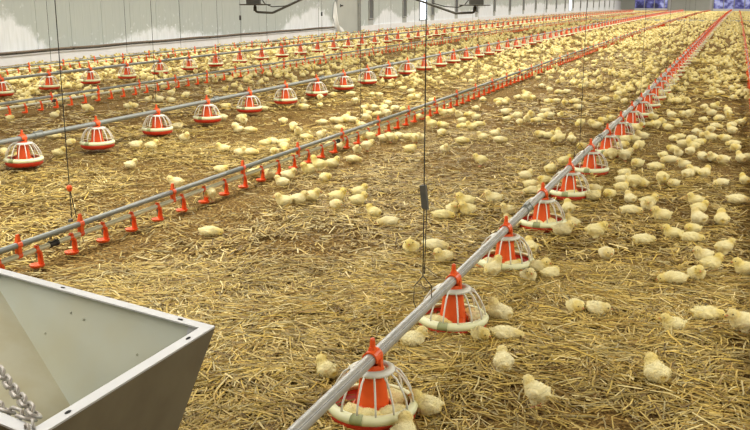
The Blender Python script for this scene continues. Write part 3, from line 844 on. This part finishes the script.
# chain across the hopper and the hook that holds it on the near rim
linkm = MB()
pts = []
for k in range(17):
    a = 2 * PI * k / 16
    pts.append((0.013 * math.copysign(1, math.cos(a)) * (abs(math.cos(a)) > 0.3) + 0.011 * math.cos(a), 0.0120 * math.sin(a), 0))
linkm.tube(pts, 0.0045, 6, False)
LINKM = linkm.mesh('chain_link', M['chain'], True)
def chain(label, a, b, sag, n):
    t = thing('hoist_chain', label, 'chain', a, 0, 'chain strands in the hopper')
    pp = []
    for i in range(n + 1):
        u = i / n
        pp.append(Vector(b) * u + Vector(a) * (1 - u) - Vector(a) - Vector((0, 0, sag * 4 * u * (1 - u))))
    for i in range(n):
        dvec = (pp[i + 1] - pp[i]).normalized(); mid_ = (pp[i] + pp[i + 1]) / 2
        q = dvec.to_track_quat('X', 'Z')
        o = link('link', LINKM, t, mid_); o.rotation_euler = (q.to_matrix() @ Matrix.Rotation((PI / 2 if i % 2 else 0) + 0.5, 3, 'X')).to_euler()
        k = dvec.length
    return t
hk = ground(36, 416, HZ + 0.006); e1 = ground(-34, 318, HZ - 0.005); e2 = ground(-62, 376, HZ + 0.004)
def nlinks(a, b): return int((Vector(a) - Vector(b)).length / 0.036)
chain('steel chain strand reaching up the hopper interior from the hook', hk, e1, 0.02, nlinks(hk, e1))
hk2 = (hk[0] - 0.005, hk[1] - 0.012, hk[2] - 0.004)
chain('lower steel chain strand along the near rim of the hopper', hk2, e2, 0.008, nlinks(hk2, e2))
hx, hy = C4[0] - ho[0], C4[1] - ho[1]
hkm = MB().tube([(hx - 0.045, hy + 0.02, HZ - 0.03), (hx - 0.05, hy + 0.03, HZ + 0.010), (hx - 0.035, hy + 0.02, HZ + 0.018), (hx - 0.018, hy + 0.008, HZ + 0.008)], 0.004, 6)
hkm.tube([(hk[0] - ho[0], hk[1] - ho[1], HZ - 0.005), (hx - 0.05, hy + 0.05, HZ + 0.012), (hx - 0.028, hy + 0.03, HZ + 0.006)], 0.0035, 6)
link('hook', hkm.mesh('hook', M['chain'], True), H)

# ---------------------------------------------------------------- chicks
def make_body(name, blobs, yellow):
    """one continuous body grown from overlapping blobs; yellow: centres of the yellower down"""
    bm = bmesh.new()
    for (cx, cy, cz, rx, ry, rz, tilt) in blobs:
        mt = Matrix.Translation((cx, cy, cz)) @ Matrix.Rotation(tilt, 4, 'Y') @ Matrix.Diagonal((rx, ry, rz, 1))
        bmesh.ops.create_icosphere(bm, subdivisions=3, radius=1.0, matrix=mt)
    me = bpy.data.meshes.new('tmp'); bm.to_mesh(me); bm.free()
    o = bpy.data.objects.new('tmp', me); C.objects.link(o)
    r = o.modifiers.new('r', 'REMESH'); r.mode = 'VOXEL'; r.voxel_size = 0.0042
    s = o.modifiers.new('s', 'SMOOTH'); s.factor = 0.5; s.iterations = 5
    dg = bpy.context.evaluated_depsgraph_get()
    me2 = bpy.data.meshes.new_from_object(o.evaluated_get(dg))
    bpy.data.objects.remove(o)
    me2.name = name
    n = len(me2.vertices); co = np.empty(n * 3, np.float32); me2.vertices.foreach_get('co', co); co = co.reshape(-1, 3)
    no = np.empty(n * 3, np.float32); me2.vertices.foreach_get('normal', no); no = no.reshape(-1, 3)
    w = vnoise(co[:, 0] * 1 + co[:, 2] + 5, co[:, 1] + co[:, 2] * 0.7 + 5, 0.011, 4) - 0.5
    w2 = rng.random(n) - 0.5
    co = co + no * (w * 0.0045 + w2 * 0.0022)[:, None]
    co[:, 2] = np.maximum(co[:, 2], co[:, 2].min() * 0 + 0.0015)
    me2.vertices.foreach_set('co', co.ravel())
    # tufts of down standing off the body
    faces = [tuple(p.vertices) for p in me2.polygons]
    rr = np.random.default_rng(len(faces))
    pk = rr.integers(0, n, 1500); pk = pk[co[pk, 2] > 0.012]
    jit = rr.normal(0, 0.45, (len(pk), 3)); dr = no[pk] + jit + np.array([-0.5, 0, -0.15])
    dr /= np.linalg.norm(dr, axis=1)[:, None]
    sd_ = np.cross(dr, rr.normal(0, 1, (len(pk), 3))); sd_ /= np.linalg.norm(sd_, axis=1)[:, None]
    base_ = co[pk] - no[pk] * 0.001; ln_ = (0.004 + 0.005 * rr.random(len(pk)))[:, None]
    T = np.stack([base_ - sd_ * 0.0011, base_ + sd_ * 0.0011, base_ + dr * ln_], 1).reshape(-1, 3)
    faces += [(n + 3 * i, n + 3 * i + 1, n + 3 * i + 2) for i in range(len(pk))]
    co = np.concatenate([co, T]); n = len(co)
    bpy.data.meshes.remove(me2); me2 = bpy.data.meshes.new(name)
    me2.from_pydata([tuple(map(float, v)) for v in co], [], faces); me2.update()
    pale = np.array(srgb(242, 232, 180)[:3]); yel = np.array(srgb(234, 208, 100)[:3])
    k = np.zeros(n)
    for (cx, cy, cz, rad) in yellow:
        k = np.maximum(k, np.exp(-((co - np.array([cx, cy, cz])) ** 2).sum(1) / rad ** 2))
    k = np.clip(k + (vnoise(co[:, 0] + 9, co[:, 1] + co[:, 2] + 9, 0.02, 9) - 0.5) * 0.35 + 0.12, 0, 1)[:, None]
    t = np.ones((n, 4), np.float32); t[:, :3] = pale * (1 - k) + yel * k
    a = me2.attributes.new('tint', 'FLOAT_COLOR', 'POINT'); a.data.foreach_set('color', t.ravel())
    me2.materials.clear(); me2.materials.append(M['body_chick'])
    me2.polygons.foreach_set('use_smooth', [True] * len(me2.polygons))
    return me2
def pose(name, lift, head, neck, hy=0.0, body_tilt=0.0, flat=1.0, wing=0.0, crouch=0.0):
    z = 0.044 * flat + lift
    b = [(0, 0, z, 0.053, 0.046, 0.044 * flat, body_tilt), (0.022, 0, z + 0.004, 0.038, 0.042, 0.042 * flat, body_tilt),
         (-0.024, 0, z + 0.002, 0.038, 0.040, 0.037 * flat, body_tilt),
         (-0.057, 0, z + 0.012 + body_tilt * 0.05, 0.020, 0.015, 0.011, body_tilt + 0.4),
         (-0.010, 0.041 + wing, z + 0.006, 0.034, 0.010, 0.019, 0.25), (-0.010, -0.041 - wing, z + 0.006, 0.034, 0.010, 0.019, 0.25),
         neck + (0.030, 0.030, 0.030, 0.0), head + (0.0275, 0.0265, 0.0255, 0.0)]
    mid_ = tuple((neck[i] + head[i]) / 2 for i in range(3)); b.append(mid_ + (0.027, 0.027, 0.026, 0))
    if lift > 0.01:
        for s in (-1, 1): b.append((0.0, s * 0.020, z - 0.036, 0.020, 0.016, 0.020, 0.3))
    me = make_body('chick_' + name, b, [(head[0], head[1], head[2], 0.030), (-0.06, 0, z, 0.014)])
    return me, head, lift
POSES = {}
POSES['s'] = pose('sitting', 0, (0.050, 0.0, 0.086), (0.036, 0, 0.064))
POSES['e'] = pose('resting', 0, (0.046, 0.018, 0.060), (0.034, 0.008, 0.054), flat=0.97)
POSES['l'] = pose('lying', 0, (0.076, 0.006, 0.036), (0.052, 0.003, 0.042), flat=0.9, wing=0.006)
POSES['t'] = pose('standing', 0.032, (0.056, 0.0, 0.114), (0.040, 0, 0.094), body_tilt=-0.15)
POSES['p'] = pose('pecking', 0.034, (0.076, 0.0, 0.054), (0.056, 0, 0.072), body_tilt=0.25)
POSES['u'] = pose('upright', 0.034, (0.050, 0.0, 0.138), (0.040, 0, 0.110), body_tilt=-0.45)
BEAK = MB().tube([(0, 0, 0), (0.007, 0, -0.001), (0.013, 0, -0.005)], [0.0055, 0.0042, 0.0008], 8).mesh('beak', M['beak'], True)
em = bmesh.new(); bmesh.ops.create_icosphere(em, subdivisions=2, radius=0.0034)
EYE = bpy.data.meshes.new('eye'); em.to_mesh(EYE); em.free(); EYE.materials.append(M['eye'])
lg = MB().tube([(0.0, 0, 0.040), (-0.006, 0, 0.020), (0.0, 0, 0.004)], [0.0065, 0.0034, 0.0036], 6)
for a in (-0.5, 0, 0.5, PI):
    l_ = 0.024 if a != PI else 0.012
    lg.tube([(0, 0, 0.004), (l_ * math.cos(a) * 0.6, l_ * math.sin(a) * 0.6, 0.0035), (l_ * math.cos(a), l_ * math.sin(a), 0.0012)], [0.0030, 0.0024, 0.0010], 5)
LEG = lg.mesh('leg', M['leg'], True)
def chick(x, y, z, hdg, pz, label, group, scale=1.0, parts=True):
    me, head, lift = POSES[pz]
    o = link('chick', me, None, (x, y, z), (0, 0, hdg), (scale,) * 3)
    tag(o, label, 'chick', group)
    if parts:
        down = {'p': 0.75, 'l': 0.15}.get(pz, 0.05); turn = {'e': 0.8}.get(pz, 0.0)
        ct, st = math.cos(turn), math.sin(turn)
        link('beak', BEAK, o, (head[0] + 0.024 * ct * math.cos(down), head[1] + 0.024 * st, head[2] - 0.003 - 0.024 * math.sin(down)), (0, down, turn))
        for s in (-1, 1):
            ex_, ey_ = 0.013, s * 0.0225
            link('eye', EYE, o, (head[0] + ex_ * ct - ey_ * st, head[1] + ex_ * st + ey_ * ct, head[2] + 0.005 - (0.012 if pz == 'p' else 0)))
        if lift:
            for s in (-1, 1): link('leg', LEG, o, (0.0, s * 0.020, 0.0))
    return o
HD = {'R': 0, 'BR': 45, 'B': 90, 'BL': 135, 'L': 180, 'FL': 225, 'F': 270, 'FR': 315}

# (pixel x, pixel y of the foot of the bird, heading in the view, pose, own words for the nearest birds)
SPOTS = [
 (327,381,'BL','s','chick behind the left rim of the frontmost feeder pan, facing away'),
 (413,350,'R','s','chick on the straw just behind the frontmost feeder pan'),
 (426,418,'L','s','chick leaning toward the right rim of the frontmost feeder pan'),
 (404,450,'B','s','chick cut by the bottom edge in front of the frontmost pan'),
 (411,255,'F','s','chick sitting left of the cord with two chicks close by'),
 (433,252,'R','l','chick lying right behind the cord above the second pan'),
 (444,265,'FL','s','lower chick of the pair right of the dark cord'),
 (390,227,'L','l','chick lying alone left of the cord block, facing left'),
 (501,323,'BL','s','large chick against the right rim of the second foreground pan'),
 (481,344,'F','e','left chick of the pair in front of the second foreground pan'),
 (504,343,'R','l','right chick of the pair in front of the second foreground pan'),
 (493,281,'BR','u','chick standing in front of the third pan with head at its rim'),
 (531,254,'B','s','chick behind the right rim of the third foreground pan'),
 (529,284,'F','s','front left of three chicks right of the third foreground pan'),
 (539,275,'FR','s','hindmost of three chicks right of the third foreground pan'),
 (551,281,'R','e','rightmost of three chicks right of the third foreground pan'),
 (509,216,'L','s','chick left of the pipe coupling before the fourth foreground pan'),
 (521,229,'BL','s','chick under the pipe at the left rim of the fourth pan'),
 (573,229,'BL','s','chick leaning at the right rim of the fourth foreground pan'),
 (563,237,'R','s','chick in front of the fourth foreground pan, head to the right'),
 (569,214,'B','s','chick behind the right side of the fourth foreground pan'),
 (596,242,'R','t','chick standing alone right of the fourth foreground pan, facing right'),
 (607,260,'F','e','chick resting alone, head down, right of the third foreground pan'),
 (576,315,'F','e','left chick of the two side by side in open straw'),
 (598,318,'FR','e','right chick of the two side by side in open straw'),
 (504,378,'B','t','round chick seen from behind alone right of the frontmost pan'),
 (538,411,'BL','t','chick standing with legs showing near the bottom edge'),
 (658,385,'B','s','chick alone seen from behind low in the right foreground'),
 (675,334,'L','s','chick sitting facing left in the right foreground'),
 (706,323,'R','l','chick lying facing right in the right foreground'),
 (744,338,'L','t','large chick standing cut by the right edge, facing left'),
 (677,286,'L','l','chick lying flat facing left, touching a second chick behind it'),
 (698,282,'F','s','chick sitting behind the tail of a flat lying chick'),
 (630,216,'R','l','yellow chick lying facing right beyond the fourth pan'),
 (648,211,'F','s',None),(663,222,'L','s',None),(674,240,'L','s',None),(691,244,'R','l',None),(694,235,'L','e',None),
 (700,225,'B','s',None),(700,214,'R','s',None),(697,206,'L','s',None),
 (723,226,'B','s','chick resting alone near the right edge, seen from behind'),
 (737,205,'R','l',None),(725,258,'R','t','chick standing on legs near the right edge, facing right'),
 (705,263,'L','s',None),(712,272,'R','s',None),(747,277,'L','s','chick cut by the right edge, sitting on straw'),
 (643,246,'R','l','chick lying flat facing right, alone between pan row and huddle'),
 (208,238,'R','l','single white chick lying left of centre in front of the drinker line'),
 (209,203,'B','p','pale chick pecking behind a drinker cup left of centre'),
 (268,179,'L','s',None),(282,187,'L','s',None),(288,180,'R','s',None),(308,174,'FL','s',None),(319,173,'L','u','chick stretching up to drink at the nearest drinker line'),
 (325,182,'FR','e',None),(332,168,'R','s',None),(352,163,'R','l',None),
 (284,207,'L','s','leftmost of three chicks huddled in a row before the drinker line'),
 (298,205,'R','s','middle of three chicks huddled in a row before the drinker line'),
 (311,202,'R','s','rightmost of three chicks huddled in a row before the drinker line'),
 (337,202,'R','s',None),(336,210,'F','e',None),(359,197,'R','s',None),(358,206,'R','s',None),(374,218,'BL','s','chick alone left of the cord block, head raised'),
 (481,167,'L','t','chick standing alone in the open straw, facing left'),
 (494,204,'L','s',None),(466,207,'L','s',None),(468,216,'FL','s',None),(453,215,'F','s',None),(441,221,'R','l',None),
]
def rows(s):
    for q in s.split():
        a = q.split(','); yield (float(a[0]), float(a[1]), a[2] if len(a) > 2 else None, a[3] if len(a) > 3 else None, None)
MORE = """640,152 664,159 672,164 655,171,R,l 638,168 625,162 685,169 689,179 695,176 705,178 723,187,L,l 746,185 674,188 663,187
644,188 634,190 625,178 623,185 622,192 631,204 649,208 704,161 713,162 724,164 742,163 749,161 736,152 726,142 735,147 712,141 700,146 692,142
684,148 694,150 691,155 679,157 674,153 681,140 674,142 704,139 711,133 697,135 634,143 627,143 643,140 623,149 733,134
657,130 663,125 669,131 679,127 647,128 638,131 654,120 672,118 685,117 690,119 704,123 716,129 720,121 729,119 742,125 733,128 712,116 728,113 715,109 705,110 732,90 720,95 747,96 740,94 734,100
526,180,R,s 531,189,R,l 535,196,L,l 551,174 546,185 565,166 583,151 541,138 549,139 558,138 560,144 572,143 595,194 587,200 610,199 554,198 613,161 610,158
506,105 502,103 506,115 507,122 518,121 520,125 527,124 531,118 538,123 542,120 546,114 550,118 561,118 579,110 576,104 518,100 527,97 533,100 526,102 548,104 557,103 565,105 581,128 593,127 597,129 603,124 612,121
542,88 550,94 559,94 567,94 586,88 582,89 619,96 617,101 625,104 606,102
390,143 384,142 399,139 408,140 415,144 421,141 410,153,R,e 445,153 461,144,R,l 483,140,L,s 495,137,R,s 499,143 442,136,F,e 432,130,L,u 443,129 462,124 464,129 472,130 479,127,R,l 476,120 471,117 459,118 476,111 450,117 443,118 483,102 499,106 505,103
411,94 411,101 403,91 417,100 388,106 383,111 395,111 403,112 386,118 432,103 439,106 419,120
264,111,L,l 303,104 304,110 320,102 320,108 333,97 283,124 293,132 298,137 305,140,R,l 321,141 323,125 339,124 333,123 352,123 346,121 339,131 364,113 367,117 365,122 380,117 374,110 385,110 386,117 355,105 372,97 379,97 352,96
265,147 273,146 283,147 274,155 284,153 338,150,R,s 357,156,F,t 367,152,R,t 331,152 370,143 361,128
135,149,R,e 151,150,R,s 184,142 223,153,L,s 240,156 248,156 241,121 243,127 235,129 238,133 249,133 177,130 222,121 225,109 148,102 159,102 171,103 186,99 171,97 208,95
220,174 176,191 254,177 12,163,R,s 58,157 70,146 52,139,R,l 3,155 9,121 54,118 86,113 128,109 130,169,R,s 133,109"""
SPOTS += list(rows(MORE))
PANEAT = [(388,408,0),(368,411,0),(352,409,0),(402,392,0),(441,317,1),(476,314,1),(513,264,2),(491,260,2),(551,222,3),(540,220,3),(571,194,4),(580,172,5),(592,158,6),(91,140,'B1'),(103,139,'B1'),(150,128,'B2')]

fwd = np.array([-RW[0, 2], -RW[1, 2]]); fwd /= np.linalg.norm(fwd)
DIRN = {'R': 'right', 'L': 'left', 'F': 'the camera', 'B': 'the far wall', 'FR': 'lower right', 'FL': 'lower left', 'BR': 'upper right', 'BL': 'upper left'}
POSN = {'s': 'sitting', 'e': 'resting with tucked head', 'l': 'lying flat', 't': 'standing', 'p': 'pecking', 'u': 'standing tall'}
USED = set(); CH = []; BIRDS = []
def place(px, pb, h, pz, words, x=None, y=None):
    if h is None: h = random.choice(['R', 'L', 'R', 'L', 'FR', 'FL', 'BR', 'BL', 'F', 'B'])
    if pz is None: pz = random.choices('seltp', (33, 32, 22, 7, 6))[0]
    if x is None:
        x, y, z = ground(px, pb, 0.012)
        x += fwd[0] * 0.03; y += fwd[1] * 0.03
    CH.append((x, y))
    BIRDS.append([x, y, h, pz, words])
for (px, pb, h, pz, words) in SPOTS: place(px, pb, h, pz, words)
NTH = ('frontmost', 'second', 'third', 'fourth', 'fifth', 'sixth', 'seventh')
for px, py, w in PANEAT:
    x, y, z = ground(px, py, 0.065)
    if isinstance(w, int): c0 = (-1.147, 2.905 + w); nm = NTH[w] + ' foreground pan'
    else: c0 = (-5.72, 6.3 + int(w[1])); nm = 'second middle-row pan' if w == 'B1' else 'third middle-row pan'
    dx, dy = x - c0[0], y - c0[1]; rr = math.hypot(dx, dy)
    if rr > 0.105: dx, dy = dx * 0.105 / rr, dy * 0.105 / rr
    if rr < 0.09: dx, dy = dx * 0.095 / max(rr, 0.01), dy * 0.095 / max(rr, 0.01)
    side = 'right' if dx * RW[0, 0] + dy * RW[1, 0] > 0 else 'left'
    lab = 'chick inside the grill of the %s, %s of its cone' % (nm, side)
    if lab in USED: lab = 'second chick inside the grill of the %s, farther %s' % (nm, side)
    if lab in USED: lab = 'chick eating inside the %s, half hidden on the %s' % (nm, side)
    USED.add(lab); CH.append((c0[0] + dx, c0[1] + dy))
    chick(c0[0] + dx, c0[1] + dy, 0.014 if isinstance(w, int) else 0.064, math.atan2(dy, dx) + PI / 2 + random.uniform(-0.6, 0.6), random.choice('el'), lab, 'chicks eating in the pans', 0.82, True)

# the crowd farther back: too many to count; the nearest of them fill up the single birds
lim_x = [0, 60, 130, 260, 380, 440, 500, 560, 620, 680, 750, 762, 780]
lim_y = [108, 104, 92, 90, 87, 84, 80, 82, 92, 105, 98, 98, 2000]
def crowd_points():
    r = np.random.default_rng(3)
    n = 75000
    y = 4.0 + 118 * r.random(n) ** 1.15
    x = XL + 0.35 + (5.0 - XL) * r.random(n)
    d = np.where(y < 22, 12.0, np.where(y < 45, 11.5, 8.0))
    cl_ = vnoise(x + 40, y + 40, 0.55, 31) * 0.6 + vnoise(x + 80, y + 80, 1.6, 32) * 0.4
    d = d * np.clip((cl_ - 0.22) * 2.6, 0.05, 1.7)
    d = np.where((x > -6) & (x < -3.7) & (y < 17), d * 0.75, d)
    d = np.where((x > -8.4) & (x < -6) & (y < 15), d * 0.55, d)
    d = np.where((x > -10.2) & (x < -8.6), d * 1.35, d)
    d = np.where((x > -3.2) & (x < -1.4) & (y < 14), d * 0.8, d)
    # sample by acceptance against the proposal density
    pdf = n / (5.0 - XL) / 118.0 / 1.15 * ((y - 4) / 118 + 1e-4) ** (1 / 1.15 - 1)
    keep = r.random(n) < d / pdf
    return x[keep], y[keep]
cx, cy = crowd_points()
px_, py_ = [], []
sel = []
CHA = np.array(CH)
for i in range(len(cx)):
    x = cx[i] + sx(cy[i]); y = cy[i]; z = gz(y)
    q = pix(x, y, z + 0.03)
    if q[1] > np.interp(q[0], lim_x, lim_y) or q[0] < -40 or q[0] > 1150 or (q[0] > 751 and x < 0.45): continue
    if ((CHA[:, 0] - x) ** 2 + (CHA[:, 1] - y) ** 2).min() < 0.008: continue
    if any((x - a) ** 2 + (y - b) ** 2 < 0.018 for a, b in PAN_XY if abs(y - b) < 0.2): continue
    sel.append((q[2], x, y, z))
sel.sort()
left = max(0, 300 - len(CH))
for q in sel[:left]:
    place(0, 0, None, None, None, q[1], q[2])
rest = sel[left:]
print('CHICKS', len(CH), 'crowd', len(rest))
# nudge birds apart so that they touch instead of sinking into each other or into the pans
XY = np.array([(b[0], b[1]) for b in BIRDS]); PXY = np.array(PAN_XY)
for it in range(40):
    D = XY[:, None] - XY[None]; L = np.sqrt((D ** 2).sum(2)) + 1e-6
    np.fill_diagonal(L, 9)
    o_ = np.maximum(0, 0.086 - L)
    XY = XY + (D / L[..., None] * o_[..., None]).sum(1) * 0.3
    D = XY[:, None] - PXY[None]; L = np.sqrt((D ** 2).sum(2)) + 1e-6
    o_ = np.maximum(0, 0.198 - L)
    XY = XY + (D / L[..., None] * o_[..., None]).sum(1) * 0.5
REFS = (('foreground', -1.147, 2.905), ('middle-row', -5.72, 6.3), ('wall-side', -9.96, 10.65))
SLOT = {}
for i, b in enumerate(BIRDS):
    x, y = XY[i]; b[0], b[1] = float(x), float(y)
    xx = x - sx(y)
    li = 0 if xx > -3.56 else 1 if xx > -8.42 else 2
    n_ = int(max(1, round(y - REFS[li][2]) + 1)); right = xx > REFS[li][1]
    SLOT.setdefault((li, n_, right), []).append((abs(xx - REFS[li][1]), i))
for (li, n_, right), v in SLOT.items():
    for k, (_, i) in enumerate(sorted(v)):
        x, y, h, pz, words = BIRDS[i]
        if words is None:
            ps = POSN[pz]
            side = ('to the right of' if right else 'to the left of') if li == 0 else ('in front of' if right else 'behind')
            words = 'chick %s, %s bird %s the %s %s pan' % (ps, ordinal(k + 1), side, ordinal(n_), REFS[li][0])
        sc = 0.80 + 0.17 * random.random()
        ang = RIGHT + math.radians(HD[h] + random.uniform(-16, 16))
        chick(x, y, gz(y) + 0.010, ang, pz, words, 'chicks ' + (('right of the foreground feeder line' if right else 'left of the foreground feeder line') if li == 0 else ('around the middle feeder row' if li == 1 else 'around the wall-side feeder row')), sc, y < 9.0)

def blob(subdiv, parts):
    bm = bmesh.new()
    for (c, r, sd) in parts:
        mt = Matrix.Translation(c) @ Matrix.Diagonal(r + (1,)); bmesh.ops.create_icosphere(bm, subdivisions=sd, radius=1.0, matrix=mt)
    bm.verts.index_update()
    v = np.array([x.co[:] for x in bm.verts]); f = [tuple(q.index for q in t.verts) for t in bm.faces]; bm.free()
    return v, f
def crowd(name, label, items, shape, hi):
    v, f = shape; nv = len(v); n = len(items); r = np.random.default_rng(77)
    a = r.random(n) * 2 * PI; sc = (0.80 + 0.22 * r.random(n)) * (1.0 if hi else 1.12)
    ca, sa = np.cos(a), np.sin(a)
    P = np.array([(q[1], q[2], q[3]) for q in items])
    V = np.empty((n, nv, 3))
    V[:, :, 0] = (v[None, :, 0] * ca[:, None] - v[None, :, 1] * sa[:, None]) * sc[:, None] + P[:, None, 0]
    V[:, :, 1] = (v[None, :, 0] * sa[:, None] + v[None, :, 1] * ca[:, None]) * sc[:, None] + P[:, None, 1]
    V[:, :, 2] = v[None, :, 2] * sc[:, None] + P[:, None, 2]
    if hi:
        V += (r.random(V.shape) - 0.5) * 0.008
    pale = np.array(srgb(232, 220, 164)[:3]); yel = np.array(srgb(222, 198, 106)[:3])
    hk_ = (v[:, 0] > 0.045).astype(float)
    k = np.clip(0.15 + 0.3 * r.random((n, 1)) + 0.4 * hk_[None], 0, 1)[:, :, None]
    T = (pale * (1 - k) + yel * k) * (0.9 + 0.15 * r.random((n, 1, 1)))
    me = quads_mesh(name, V.reshape(-1, 3), nv, f, T.reshape(-1, 3), M['crowd'])
    me.polygons.foreach_set('use_smooth', [True] * len(me.polygons))
    tag(link('chick_crowd', me), label, 'chicks', kind='stuff')
SH1 = blob(2, [((0, 0, 0.042), (0.062, 0.046, 0.042), 2), ((0.058, 0.008, 0.082), (0.027, 0.025, 0.026), 1)])
SH2 = blob(1, [((0, 0, 0.042), (0.066, 0.050, 0.046), 1), ((0.058, 0.0, 0.085), (0.028, 0.026, 0.028), 1)])
crowd('chick_crowd_near', 'dense crowd of small yellow chicks covering the floor in mid distance', [q for q in rest if q[0] < 26], SH1, True)
crowd('chick_crowd_far', 'far carpet of tiny yellow chicks toward the end of the barn', [q for q in rest if q[0] >= 26], SH2, False)
